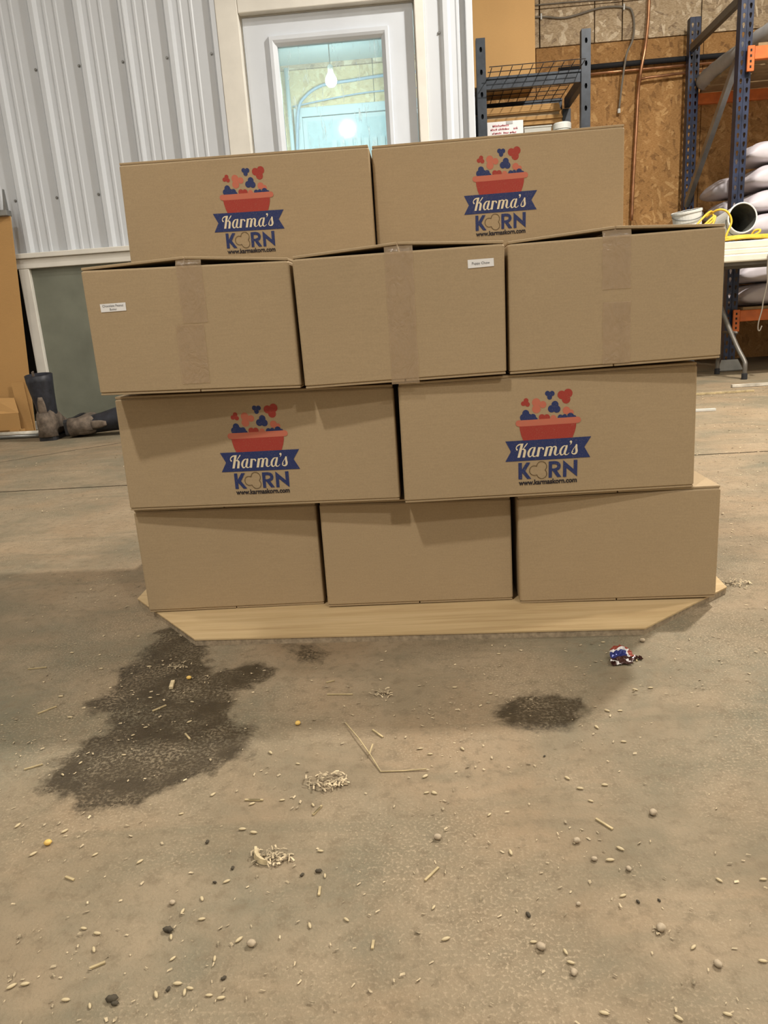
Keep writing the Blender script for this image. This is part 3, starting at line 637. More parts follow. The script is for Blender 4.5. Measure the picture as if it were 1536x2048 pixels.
tag(MB().tube([(-2.55,3.84,.016),(-2.02,3.80,.016)], .016, 10).build('plastic_pipe', M['pale_pipe'], smooth=True), 'pale dusty pipe lying on the floor before the cardboard offcut', 'pipe')
tag(MB().tube([(-2.5,3.79,.011),(-2.03,3.75,.011)], .011, 8).build('metal_rod', M['galv'], smooth=True), 'thin metal rod lying beside the pale pipe on the floor', 'rod')
br = thing('steel_bracket', 'small steel angle bracket on top of the tall cardboard sheet', 'bracket', (-2.16,4.02,1.136))
MB().box(-2.30, -2.13, 3.995, 4.045, 1.136, 1.165).build('base_bar', M['galv'], br, bevel=.003)
MB().add([(-2.148,4.0,1.1655),(-2.130,4.0,1.1655),(-2.134,4.0,1.265),(-2.148,4.02,1.1655),(-2.130,4.02,1.1655),(-2.134,4.02,1.265)], [(0,1,2),(3,4,5),(0,1,4,3),(1,2,5,4),(2,0,3,5)]).build('upright_blade', M['screw'], br)
MB().tube([(-2.17,3.994,1.175),(-2.17,3.98,1.175)], .009, 10).build('bolt', M['galv'], br)

def boot(label, loc, rot):
    t = thing('work_boot', label, 'boot', loc, rot=rot)
    N = 20
    def el(cx, cy, rx, ry, z, tilt=0): return [(cx+rx*math.cos(2*math.pi*k/N), cy+ry*math.sin(2*math.pi*k/N), z+tilt*math.sin(2*math.pi*k/N)) for k in range(N)]
    sh = MB().rings([el(.0,.05,.046,.055,.095), el(0,.045,.047,.056,.13), el(-.003,.045,.05,.06,.18), el(-.008,.045,.056,.066,.235), el(-.012,.045,.063,.07,.29), el(-.012,.045,.066,.071,.328,.006), el(-.012,.045,.062,.067,.330,.006), el(-.010,.045,.055,.06,.26)], cap=True)
    sh.build('shaft', M['boot_dark'], t, local=True, smooth=True)
    def sec(y, w_, h, z0=.018, n=N): # cross-sections along the foot
        out = []
        for k in range(n):
            a = 2*math.pi*k/n; cx, cz = math.cos(a), math.sin(a)
            out.append((w_*math.copysign(abs(cx)**.75, cx), y, z0+h*(.5+.5*math.copysign(abs(cz)**.8, cz))))
        return out
    MB().rings([sec(-.022,.026,.06,.02), sec(-.016,.038,.105), sec(0,.046,.145), sec(.05,.050,.155), sec(.10,.050,.13), sec(.14,.052,.10), sec(.19,.052,.078), sec(.235,.046,.065), sec(.262,.030,.045)]).build('foot', M['boot_tan'], t, local=True, smooth=True)
    def sole(y, w_): return [(-w_,y,0),(w_,y,0),(w_,y,.019),(-w_,y,.019)]
    MB().rings([sole(-.022,.03), sole(-.01,.042), sole(.06,.043), sole(.12,.046), sole(.2,.053), sole(.24,.045), sole(.268,.028)]).build('sole', M['rubber'], t, local=True)
    cp = MB().rings([[(.046*math.cos(a)*(1-.12*j), .012-.042*math.sin(a)*(1-.05*j), .02+.04*j) for a in np.linspace(0, math.pi, 12)] for j in range(4)], cap=False, closed=False)
    hc = cp.build('heel_counter', M['boot_tan'], t, local=True, smooth=True); so_ = hc.modifiers.new('s', 'SOLIDIFY'); so_.thickness = .004; so_.offset = 1
    bk = lambda z: -.0125-.0075*max(0,(z-.13))/.105 if z < .235 else -.0205
    MB().rings([[(sx*(.021-.010*(max(0,j-5)/3)**2), bk(.06+.02*j)-dy, .06+.02*j) for sx, dy in ((-1,.0005),(-.6,.004),(.6,.004),(1,.0005),(.6,-.006),(-.6,-.006))] for j in range(9)]).build('back_stay', M['boot_tan'], t, local=True, smooth=True)
    MB().tube([(-.012,-.025,.325),(-.012,-.030,.345),(-.012,-.015,.348),(-.012,-.012,.325)], .004, 6).build('pull_loop', M['boot_tan'], t, local=True)
    MB().box(-.014, .014, -.030, -.024, .060, .075).build('spur_ledge', M['boot_tan'], t, local=True, bevel=.003)
    return t
boot('dusty dark work boot standing upright with its heel to the viewer', (-1.925,3.62,0.0), (0,0,.12))
boot('dusty brown work boot lying on its side next to the upright one', (-1.845,3.66,.052), (0,math.radians(86),.03))

# ------------------------------------------------------------------ grey shelving unit with wire deck
def slotted_post(b, x, y, w_, z0, z1, pitch, hw, hh, depth, cols=(0,), t=.003, drop=False):
    """open channel post; its front face is pierced by a ladder of holes"""
    xs_ = []
    n = int((z1-z0)/pitch); z = z0
    cw = w_/len(cols)
    for k in range(n):
        za, zb_ = z0+k*pitch, z0+(k+1)*pitch; zc = (za+zb_)/2
        for j in range(len(cols)):
            xa, xb = x+j*cw, x+(j+1)*cw; xc = (xa+xb)/2
            if drop: hole = [(xc-hw*.35,zc-hh),(xc+hw*.35,zc-hh),(xc+hw,zc+hh*.35),(xc+hw*.6,zc+hh),(xc-hw*.6,zc+hh),(xc-hw,zc+hh*.35)]
            else: hole = [(xc-hw*.6,zc-hh),(xc+hw*.6,zc-hh),(xc+hw,zc),(xc+hw*.6,zc+hh),(xc-hw*.6,zc+hh),(xc-hw,zc)]
            out = [(xa,za),(xb,za),(xb,zc),(xb,zb_),(xa,zb_),(xa,zc)]
            yb = y+(.004 if (len(cols) > 1) else 0)*0
            v = [(p[0],yb,p[1]) for p in out]+[(p[0],yb,p[1]) for p in hole]+[(p[0],yb+t,p[1]) for p in hole]
            b.add(v, [(i,(i+1)%6,6+(i+1)%6,6+i) for i in range(6)]+[(6+i,6+(i+1)%6,12+(i+1)%6,12+i) for i in range(6)])
    zt = z0+n*pitch
    if zt < z1: b.box(x, x+w_, y, y+t, zt, z1)
    b.box(x, x+t, y+.0002, y+depth, z0, z1); b.box(x+w_-t, x+w_, y+.0002, y+depth, z0, z1)
    b.box(x+t, x+w_-t, y+depth*.6, y+depth*.6+t, z0, z1) if len(cols) == 1 else None
    return b
gr = thing('shelving_unit', 'slate grey steel shelving unit with a wire mesh deck beside the white corner', 'shelving', (.74,5.3,0))
RX0, RX1, RY0, RY1 = .405, 1.085, 5.0, 5.66; SZ = 1.862
for x, y in ((RX0,RY0),(RX1-.055,RY0),(RX0,RY1-.05),(RX1-.055,RY1-.05)):
    slotted_post(MB(), x, y, .055, 0, 2.075 if y == RY0 else SZ-.066, .122, .0085, .014, .05).build('post', M['rack_grey'], gr)
for z in (SZ, 1.40, .9, .2):
    for y in (RY0+.012, RY1-.04):
        MB().box(RX0+.056, RX1-.056, y, y+.028, z-.065, z-.012).box(RX0+.056, RX1-.056, y-.008, y+.028, z-.0115, z).build('beam', M['rack_grey'], gr)
    for x in (RX0+.01, RX1-.045): MB().box(x, x+.035, RY0+.052, RY1-.052, z-.065, z-.003).build('side_beam', M['rack_grey'], gr)
wd = MB()
for k in range(10): x = RX0+.075+.06*k; wd.tube([(x,RY0-.155,SZ+.004),(x,RY1-.01,SZ+.004)], .0026, 5)
for k in range(9): y = RY0-.155+.10*k; wd.tube([(RX0+.06,y,SZ+.009),(RX1-.062,y,SZ+.009)], .0026, 5)
wd.build('wire_deck', M['wire'], gr)
MB().box(RX0+.058, RX1-.058, RY0+.03, RY1-.02, 1.4005, 1.415).build('shelf_board', M['bare_wood'], gr)
bc = thing('tall_carton', 'tall plain tan carton standing on the wire deck of the shelving unit', 'box', (.62,5.32,SZ+.012))
MB().box(.35, .795, 5.25, 5.55, SZ+.0125, 2.75).build('body', M['kraft2'], bc, bevel=.004)
MB().box(.351, .794, 5.251, 5.399, 2.7505, 2.755).build('top_flap', M['kraft2'], bc); MB().box(.351, .794, 5.401, 5.549, 2.7505, 2.755).build('top_flap', M['kraft2'], bc)
# flattened cartons, lying on the lower shelf
zc = 1.4155
for k in range(15):
    th = random.choice((.022,.025,.028)); x0 = .47+random.uniform(-.004,.012); x1 = .99+random.uniform(-.03,.025); 
    if k in (8, 9): x1 = 1.03
    b = MB(); yy = 5.36+random.uniform(-.02,.02)
    b.box(x0, x1, yy, 5.60, zc, zc+th*.46).box(x0+.002, x1-.004, yy+.004, 5.60, zc+th*.52, zc+th*.98)
    o = b.build('flat_carton', M['kraft2'] if k % 3 else M['kraft']); tag(o, ('lowest','second lowest','third lowest','fourth from the bottom','fifth from the bottom','sixth from the bottom','seventh from the bottom','middle','seventh from the top','sixth from the top','fifth from the top','fourth from the top','third from the top','second from the top','topmost')[k]+' flattened brown carton of the stack under the wire deck', 'box', 'flattened cartons stacked under the wire deck'); zc += th
wb = thing('white_carton', 'small white carton with red lettering on the shelf below the wire deck', 'box', (.57,5.12,1.4155))
MB().box(.45, .69, 5.08, 5.24, 1.4155, 1.63).build('body', M['white_box'], wb, bevel=.003)
tb = MB()
for z, segs in ((1.600,[(.50,.53),(.535,.60)]), (1.580,[(.487,.53),(.536,.60),(.63,.652)]), (1.558,[(.497,.56),(.567,.60),(.606,.648)])):
    for a, c_ in segs:
        x = a
        while x < c_-.004:
            h = random.choice((.009,.012,.007)); tb.box(x, x+.0045, 5.0785, 5.0795, z, z+h); tb.box(x, x+.007, 5.0785, 5.0795, z+random.choice((0,.004,.007)), z+.002+random.choice((.001,.004,.006))); x += .0085
tb.build('red_print', M['red_text'], wb)
MB().box(.585, .625, 5.077, 5.0795, 1.612, 1.628).build('torn_tape', M['plastic_grey'], wb)
jr = thing('plastic_jar', 'white plastic jar with a wide screw lid on the shelf', 'jar', (.94,5.14,1.4155))
MB().lathe([(.001,0),(.06,0),(.064,.01),(.064,.13),(.05,.15),(.05,.158)], 28, (.94,5.14,1.4155)).build('body', M['plastic_white'], jr, smooth=False)
MB().lathe([(.054,.150),(.057,.151),(.057,.180),(.052,.188),(.001,.188)], 28, (.94,5.14,1.4155)).build('lid', M['plastic_white'], jr)
bn = thing('clear_tub', 'clear plastic tub between the white carton and the jar', 'tub', (.785,5.18,1.4155))
MB().rings([[(x,y,z) for x, y in ((.702-e,5.11-e),(.868+e,5.11-e),(.868+e,5.30+e),(.702-e,5.30+e))] for z, e in ((1.4155,-.008),(1.585,0))], cap=False).add([(.71,5.118,1.416),(.86,5.118,1.416),(.86,5.292,1.416),(.71,5.292,1.416)],[(0,1,2,3)]).build('body', M['clear'], bn)
MB().box(.698, .872, 5.104, 5.306, 1.5855, 1.594).build('lid', M['clear'], bn, bevel=.002)

# ------------------------------------------------------------------ pipes and cables on the strand-board wall
tag(MB().tube([(1.10,OY-.045,2.183),(1.6,OY-.045,2.187),(2.3,OY-.045,2.187),(3.4,OY-.045,2.187)], .019, 12).build('insulated_pipe', M['black_foam'], smooth=True), 'black foam-covered pipe running level along the strand board wall', 'pipe')
cp = thing('copper_pipe', 'copper pipe dropping down the strand board wall with a tee branch', 'pipe', (1.70,OY-.05,1.2))
MB().tube(catmull([(1.745,OY-.055,2.75),(1.742,OY-.06,2.5),(1.73,OY-.07,2.36),(1.712,OY-.085,2.24),(1.690,OY-.08,2.12),(1.684,OY-.05,2.0),(1.680,OY-.045,1.85),(1.67,OY-.045,1.6),(1.662,OY-.045,1.4),(1.655,OY-.045,1.1)], 6), .0115, 10).build('riser', M['copper'], cp, smooth=True)
MB().tube([(1.690,OY-.05,2.075),(1.75,OY-.05,2.083),(2.3,OY-.05,2.105)], .009, 10).build('branch', M['copper'], cp, smooth=True)
MB().tube([(1.686,OY-.055,2.05),(1.69,OY-.06,2.105)], .015, 10).build('tee', M['copper'], cp, smooth=True)
tag(MB().tube([(1.10,OY-.03,2.143),(1.6,OY-.03,2.147),(3.2,OY-.03,2.155)], .009, 8).build('copper_pipe', M['copper'], smooth=True), 'level copper pipe just under the black foam-covered pipe', 'pipe')
cb = thing('grey_cable', 'grey cable looping over the grey boards and hanging down with a white end', 'cable', (1.4,OY-.02,1.87))
MB().tube(catmull([(.70,OY-.02,2.553),(.98,OY-.02,2.55),(1.16,OY-.022,2.53),(1.41,OY-.022,2.572),(1.59,OY-.025,2.56),(1.635,OY-.03,2.52),(1.648,OY-.035,2.43),(1.62,OY-.10,2.32),(1.58,OY-.10,2.23),(1.56,OY-.07,2.06),(1.55,OY-.03,1.89)], 7), .0075, 8).build('jacket', M['cable_grey'], cb, smooth=True)
MB().tube([(1.55,OY-.03,1.895),(1.55,OY-.03,1.865)], .011, 8).build('white_end', M['plastic_white'], cb)
for x, z in ((.98,2.55),(1.575,2.563)): MB().box(x-.006, x+.006, OY-.034, OY-.0125, z-.02, z+.02).build('cable_clip', M['plastic_white'], cb, bevel=.002)
tag(MB().tube(catmull([(.7,OY-.018,2.63),(1.2,OY-.018,2.628),(1.75,OY-.018,2.618),(2.3,OY-.018,2.63),(3,OY-.018,2.65)], 6), .005, 6).build('wall_cable', M['cable_grey'], smooth=True), 'thin level cable along the top of the grey boards', 'cable')

# ------------------------------------------------------------------ pallet rack
pk = thing('pallet_rack', 'dark blue pallet rack with orange beams at the right', 'rack', (2.05,5.6,0))
UX = 2.01; RYF, RYB = 5.15, 6.05; TOP = 2.42
for y in (RYF, RYB):
    up = slotted_post(MB(), UX, y, .076, .006, TOP, .0508, .0085, .015, .06, (0,1), drop=True); up.box(UX+.0365, UX+.0395, y-.0035, y, .006, TOP)
    u = up.build('upright', M['rack_blue'], pk)
    MB().box(UX-.03, UX+.11, y-.03, y+.09, 0, .0055).build('foot_plate', M['galv'], u, bevel=.002)
    gb = MB().add([(UX-.045,y-.035,.006),(UX+.12,y-.035,.006),(UX+.092,y-.012,.075),(UX-.016,y-.012,.075),(UX-.045,y-.030,.006),(UX+.12,y-.030,.006),(UX+.092,y-.007,.075),(UX-.016,y-.007,.075)], [(0,1,2,3),(4,5,6,7),(0,1,5,4),(1,2,6,5),(2,3,7,6),(3,0,4,7)])
    gb.build('foot_shield', M['galv'], u)
for a, c_ in (((UX+.02,RYF+.07,2.225),(UX+.02,RYB+.0,2.225)), ((UX+.02,RYF+.07,1.90),(UX+.02,RYB,1.17)), ((UX+.02,RYB,1.10),(UX+.02,RYF+.07,.45)), ((UX+.02,RYF+.07,.30),(UX+.02,RYB,.30))):
    MB().bar(a, c_, .034, .045).build('brace', M['galv'] if a[2] < 2 else M['table_leg'], pk)
for z in (1.935, .392):
    for y, s_ in ((RYF-.022, 1), (RYB+.061, -1)):
        bm_ = MB().box(UX+.078, 4.45, y-.02, y+.02, z-.072, z).build('beam', M['rack_orange'], pk, bevel=.004)
        cn = MB(); yb = y-.008 if s_ == 1 else y+.002
        cn.box(UX+.036, UX+.0775, yb-.012, yb+.004, z-.135, z+.005).build('beam_connector', M['rack_orange'], bm_, bevel=.002)
        if s_ == 1:
            hk = MB()
            for k in range(4): hk.box(UX+.050, UX+.060, yb-.0135, yb-.0121, z-.118+.03*k, z-.104+.03*k)
            hk.build('connector_slot', M['dark'], bm_)
u2 = slotted_post(MB(), 4.45, RYF, .076, .006, TOP, .0508, .0085, .015, .06, (0,1), drop=True).build('upright', M['rack_blue'], pk)
slotted_post(MB(), 4.45, RYB, .076, .006, TOP, .0508, .0085, .015, .06, (0,1), drop=True).build('upright', M['rack_blue'], pk)
for z in (1.9355, .3925):
    for k in range(5):
        y0 = RYF-.03+.20*k; MB().box(UX+.10, 4.43, y0, y0+.17, z, z+.018).build('deck_board', M['bare_wood'], pk)
# sacks
def sack_mesh(name, Lx, Wy, Hz, seed):
    nu, nv = 30, 26; v = []; off = Vector((seed*3.1, seed*1.7, seed*.9))
    for i in range(nu):
        u = -1+2*i/(nu-1); h = Hz/2*max(.16, (1-abs(u)**8))**.6; wv = Wy/2*(1-.14*abs(u)**6)
        for j in range(nv):
            a = 2*math.pi*j/nv; cx, sz = math.cos(a), math.sin(a)
            y = wv*math.copysign(abs(cx)**.62, cx); z = h*math.copysign(abs(sz)**.45, sz); x = u*Lx/2
            p = Vector((x*4, y*6, z*6))+off; k = .35+.65*abs(u)
            dn = mnoise.noise(p)*.010+mnoise.noise(p*2.7)*.012*k-abs(mnoise.noise(Vector((x*5, y*20, z*14))+off))*.026*k-.03*abs(u)**7
            z = z+dn if z > 0 else z*.94+dn*.35; y = y*(1+mnoise.noise(p*.7)*.06); x = x+mnoise.noise(p*.9)*.02
            v.append((x, y, z))
    b = MB(); b.rings([v[i*nv:(i+1)*nv] for i in range(nu)])
    return b
def sack(loc, seed, label, dims=(.72,.42,.155), rz=0, ry=0):
    b = sack_mesh('sack', *dims, seed); zmin = min(p[2] for p in b.v)
    o = b.build('feed_sack', M['sack'], org=(0,0,0), smooth=True); o.location = (loc[0], loc[1], loc[2]); o.rotation_euler = (0, ry, rz)
    mod = o.modifiers.new('sub', 'SUBSURF'); mod.levels = 1; mod.render_levels = 1
    return tag(o, label, 'sack', 'white feed sacks on the lower rack level')
zf = .4105
front_lab = ['white feed sack at the bottom of the front stack, below the table top', 'white feed sack second from the bottom of the front stack', 'white feed sack in the front stack level with the table top', 'white feed sack in the front stack beside the bucket mouth', 'white feed sack in the front stack just above the bucket', 'crumpled white feed sack second from the top of the front stack', 'topmost white feed sack of the front stack']
for k in range(7): sack((2.52+.02*random.uniform(-1,1), 5.36+random.uniform(-.012,.012), zf+.076+.147*k), 10+k, front_lab[k], (.80+.03*random.uniform(-1,1),.36,.146), random.uniform(-.03,.03))
back_lab = ['white feed sack at the bottom of the rear stack', 'white feed sack second from the bottom of the rear stack', 'white feed sack in the middle of the rear stack behind the upright', 'white feed sack of the rear stack with a folded grey end', 'white feed sack second from the top of the rear stack', 'topmost white feed sack of the rear stack drooping through the brace']
for k in range(6): sack((2.50+.01*random.uniform(-1,1), 5.79, zf+.076+.147*k+(.022 if k == 5 else 0)), 30+k, back_lab[k], (.84,.36,.146), random.uniform(-.03,.03), -.05 if k == 5 else 0)
# roll of sheeting and boards on the upper level
rl = MB(); pth = catmull([(2.24,5.02,2.035),(2.20,5.3,2.025),(2.16,5.6,2.02),(2.12,5.9,2.005),(2.11,6.02,1.99)], 5)
rl.tube(pth, .06, 14, True, [.058+.012*mnoise.noise(Vector((i*.7,0,0))) for i in range(len(pth))])
tag(rl.build('plastic_roll', M['plastic_grey'], smooth=True), 'grey roll of plastic sheeting lying on the upper rack level', 'roll')
for k in range(3):
    tag(MB().box(2.32, 3.9, 5.17+.22*k, 5.36+.22*k, 1.954, 1.992).build('plank', M['bare_wood']), ('front', 'middle', 'rear')[k]+' brown plank of three lying on the upper rack level', 'plank')

# ------------------------------------------------------------------ folding table and what lies on it
tb_ = thing('folding_table', 'off-white folding table standing before the pallet rack', 'table', (2.4,4.76,0))
TZ = .712; TY0, TY1 = 4.46, 5.06; TX0, TX1 = 1.60, 3.42
MB().box(TX0, TX1, TY0, TY1, TZ-.042, TZ).build('table_top', M['table'], tb_, bevel=.008)
MB().box(TX0+.02, TX1-.02, TY0+.03, TY0+.05, TZ-.060, TZ-.0425).box(TX0+.02, TX1-.02, TY1-.05, TY1-.03, TZ-.060, TZ-.0425).build('rail', M['table_leg'], tb_)
for x in (1.905, 3.1):
    for s_ in (-1, 1):
        ym = (TY0+TY1)/2; pth = [(x-.09,ym+s_*.03,TZ-.044),(x-.09,ym+s_*.03,.46),(x-.08,ym+s_*.035,.40),(x-.025,ym+s_*.13,.20),(x,ym+s_*.195,.11),(x,ym+s_*.21,.08),(x,ym+s_*.21,.03)]
        l = MB().tube(catmull(pth, 4), .0135, 10).build('leg', M['table_leg'], tb_, smooth=True)
        MB().lathe([(.016,0),(.017,.002),(.017,.035),(.012,.038)], 12, (x,ym+s_*.21,0), True).build('foot_cap', M['rubber'], l)
    MB().tube([(x-.015,(TY0+TY1)/2-.10,.27),(x-.015,(TY0+TY1)/2+.10,.27)], .009, 8).build('cross_tube', M['table_leg'], tb_, smooth=True)
pn = thing('plastic_slab', 'off-white plastic slab lying flat on the folding table', 'slab', (2.4,4.78,TZ))
MB().box(1.66, 3.2, TY0+.02, TY1-.02, TZ+.0005, TZ+.03).build('lower_skin', M['table'], pn, bevel=.006)
MB().box(1.64, 3.22, TY0+.035, TY1-.01, TZ+.0305, TZ+.072).build('upper_skin', M['table'], pn, bevel=.006)
PZ = TZ+.073
def bucket(label, loc, rot, r=.085, h=.19):
    t = thing('bucket', label, 'bucket', loc, rot=rot)
    MB().lathe([(.001,0),(r*.86,0),(r*.88,.006),(r,h),(r*.965,h)], 32).build('body', M['plastic_white'], t, local=True, smooth=False)
    MB().lathe([(r*.964,h-.002),(r*.85,.008),(.001,.008)], 32).build('inside', M['bucket_shade'], t, local=True)
    MB().lathe([(r*1.0,h-.012),(r*1.05,h-.010),(r*1.055,h+.002),(r*1.0,h+.004),(r*.955,h+.002)], 32).build('rim', M['plastic_white'], t, local=True)
    MB().tube([(r*1.04*math.cos(a), -r*1.1*math.sin(a), h-.02-r*.35*math.sin(a)) for a in np.linspace(0, math.pi, 14)], .003, 6).build('handle', M['galv'], t, local=True)
    return t
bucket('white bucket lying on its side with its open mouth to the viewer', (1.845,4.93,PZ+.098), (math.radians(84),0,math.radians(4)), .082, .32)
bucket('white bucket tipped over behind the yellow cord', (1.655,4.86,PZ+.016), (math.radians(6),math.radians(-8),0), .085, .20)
yc = thing('extension_cord', 'yellow extension cord heaped in loops over the buckets and table', 'cord', (1.8,4.6,PZ))
def cord(pts, r=.0062, n=6): MB().tube(catmull(pts, n), r, 7).build('cord_loop', M['yellow'], yc, smooth=True)
F0 = TY0+.05
cord([(1.52,F0+.02,PZ+.02),(1.60,F0+.03,PZ+.12),(1.665,F0+.06,PZ+.172),(1.690,F0+.08,PZ+.165),(1.685,F0+.06,PZ+.125),(1.60,F0+.02,PZ+.075),(1.54,F0,PZ+.01)])
cord([(1.55,F0+.05,PZ+.01),(1.62,F0+.06,PZ+.085),(1.70,F0+.07,PZ+.15),(1.67,F0+.05,PZ+.085),(1.58,F0+.03,PZ+.012)])
cord([(1.66,F0+.10,PZ+.15),(1.71,F0+.06,PZ+.180),(1.755,F0+.04,PZ+.165),(1.778,F0+.03,PZ+.11),(1.752,F0+.02,PZ+.045),(1.74,F0+.02,PZ+.012),(1.70,F0+.02,PZ+.007)])
for k in range(6):
    z = PZ+.007+.0075*(k//2); y = F0-.005+.016*(k % 3)
    cord([(1.62,y,z),(1.75,y+.01,z+.004),(1.85,y-.006+.004*k,z+.007),(1.97,y+.008,z+.003),(2.2,y+.02,z+.004),(2.45,y+.03,z)])
cord([(1.80,F0+.02,PZ+.008),(1.88,F0+.03,PZ+.02),(1.94,F0+.05,PZ+.04),(1.955,F0+.07,PZ+.058),(1.93,F0+.08,PZ+.055),(1.91,F0+.09,PZ+.02)])
hc = MB().tube(catmull([(1.99,TY0-.004,TZ-.0),(2.0,TY0-.012,.66),(1.995,TY0-.012,.60),(1.985,TY0-.012,.54),(1.975,TY0-.012,.50),(1.99,TY0-.012,.49),(1.997,TY0-.012,.54),(2.005,TY0-.012,.62)], 6), .005, 7).build('cord_tail', M['yellow'], yc, smooth=True)
tag(MB().tube(catmull([(1.955,TY0-.008,.70),(1.955,TY0-.008,.62),(1.96,TY0-.008,.55),(1.945,TY0-.006,.45),(1.94,TY0-.008,.40),(1.925,TY0-.008,.33),(1.925,TY0-.008,.29),(1.935,TY0-.008,.285),(1.945,TY0-.008,.31)], 6), .0035, 6).build('thin_wire', M['cable_grey'], smooth=True), 'thin grey wire with a hooked end hanging off the table edge', 'wire')

# ------------------------------------------------------------------ litter on the floor
def F(org, sc, x, y): return floor_at(org[0]+x/sc, org[1]+y/sc)
R3, R4, R5, R6, R7 = ((60,1230),2.743), ((600,1280),2.133), ((400,1540),3.072), ((0,1640),3.072), ((900,1600),2.415)
def kernel_mesh(name, l, wd, mat, seed=0, lump=0):
    b = MB(); N = 8; rs = []
    for i in range(6):
        u = -1+2*i/5; r = wd/2*math.sqrt(max(.02, 1-u*u)); rs.append([(u*l/2, r*math.cos(2*math.pi*k/N)*(1+lump*mnoise.noise(Vector((i*1.3,k*.9,seed)))), wd*.4+r*.8*math.sin(2*math.pi*k/N)*(1+lump*mnoise.noise(Vector((i,k,seed+5))))) for k in range(N)])
    b.rings(rs); o = b.build(name, mat, org=(0,0,0), smooth=True); return o
def scatter(name, proto, items, label, cat, group):
    for i, (p, a, s_) in enumerate(items):
        o = proto if i == 0 else proto.copy()
        if i: COL.objects.link(o)
        o.location = (p.x, p.y, .0002); o.rotation_euler = (0,0,a); o.scale = (s_, s_, s_); tag(o, label, cat, group)
g_ = []
for R, L in ((R5, [(260,370,0),(768,655,80),(165,690,-30),(1435,850,-60),(1510,1045,-20),(15,795,60),(740,503,10),(330,390,10),(320,213,-30),(505,190,-10),(900,925,40),(675,962,70),(1385,45,-40),(1440,148,20),(695,220,60),(80,155,-45),(240,1050,-50)]),
             (R6, [(1490,62,0),(110,40,-70),(398,75,-50),(585,218,-45),(1392,383,-35),(1122,568,-80),(1240,615,-10),(515,672,10),(598,703,10),(578,802,60),(1240,490,60),(1052,725,70),(1062,858,-50),(155,1015,-10),(72,1030,-40),(405,1112,0),(1135,1065,80),(1168,1040,10),(1285,1083,0),(1358,1100,-10),(1092,1012,0),(553,1148,60),(205,215,-50),(1465,745,-40),(860,262,-50),(1320,858,80),(960,1080,60)]),
             (R7, [(773,295,0),(835,467,-20),(1300,392,50),(1512,388,0),(403,690,0),(583,790,20),(1175,716,-40),(1510,783,10),(745,1035,15),(1340,1040,20),(1103,1058,40),(558,738,70),(822,240,40),(190,75,-50),(293,258,80)]),
             (R4, [(1293,12,0),(693,468,60),(515,466,0),(555,490,0),(533,585,-45),(540,655,-15),(573,655,40),(1195,637,15),(1140,593,50),(1300,622,10),(1265,375,70),(1365,305,0),(1380,437,10),(1495,207,0),(660,205,0),(813,232,-20),(848,62,0),(1430,215,30),(1240,690,30),(1310,305,40)]),
             (R3, [(660,457,0),(565,663,-40),(635,620,-20),(890,480,20),(230,210,5),(1005,990,-60),(515,772,5),(278,815,-70),(830,1095,-20),(1320,760,50),(595,120,10),(655,287,0),(390,298,-10),(1470,820,20),(875,590,-40),(170,450,0),(220,565,0),(180,880,40)])):
    for x, y, a in L: g_.append((F(*R, x, y), -math.radians(a)*1.0, random.uniform(.8,1.15)))
scatter('grain_kernel', kernel_mesh('grain_kernel', .0072, .0028, M['grain']), g_, 'pale grain kernel lying on the dusty concrete floor', 'grain', 'loose grain kernels on the floor')
c_ = [(F(*R6,297,152),.3,1),(F(*R3,873,353),0,1),(F(*R3,1470,603),1,1)]
scatter('corn_kernel', kernel_mesh('corn_kernel', .008, .0068, M['corn']), c_, 'round yellow corn kernel on the concrete floor', 'corn', 'yellow corn kernels on the floor')
pb_ = [(F(*R5,1460,425),0,1.1),(F(*R5,318,1080),0,1.1)]+[(F(*R7,x,y),random.random()*3,s_) for x,y,s_ in ((612,205,1),(697,293,.8),(863,340,.8),(980,70,1),(620,508,.6),(598,843,.9),(1293,803,1),(1018,630,1.2),(440,720,1.1))]+[(F(*R6,1060,517),0,.8),(F(*R4,1460,8),0,1.2),(F(*R4,1505,745),1,1.2)]
scatter('pebble', kernel_mesh('pebble', .0072, .006, M['pebble'], 3, .5), pb_, 'small tan pebble lying on the concrete floor', 'pebble', 'small pebbles on the floor')
dk = [(F(*R6,x,y),random.random()*3,s_) for x,y,s_ in ((1035,685,1.6),(690,1110,1.6),(708,1135,1.0),(1275,140,.9),(1320,388,.7),(1430,300,.8),(1375,978,.8),(1035,1045,.8))]+[(F(*R7,x,y),random.random()*3,s_) for x,y,s_ in ((908,495,.7),(378,560,1.0),(1010,488,.6))]+[(F(*R5,730,628),0,1.1),(F(*R5,628,650),1,.8),(F(*R4,1043,498),1,.6)]
scatter('dirt_clod', kernel_mesh('dirt_clod', .0062, .0034, M['clod'], 9, .9), dk, 'small dark dirt clod on the concrete floor', 'dirt', 'dark dirt clods on the floor')
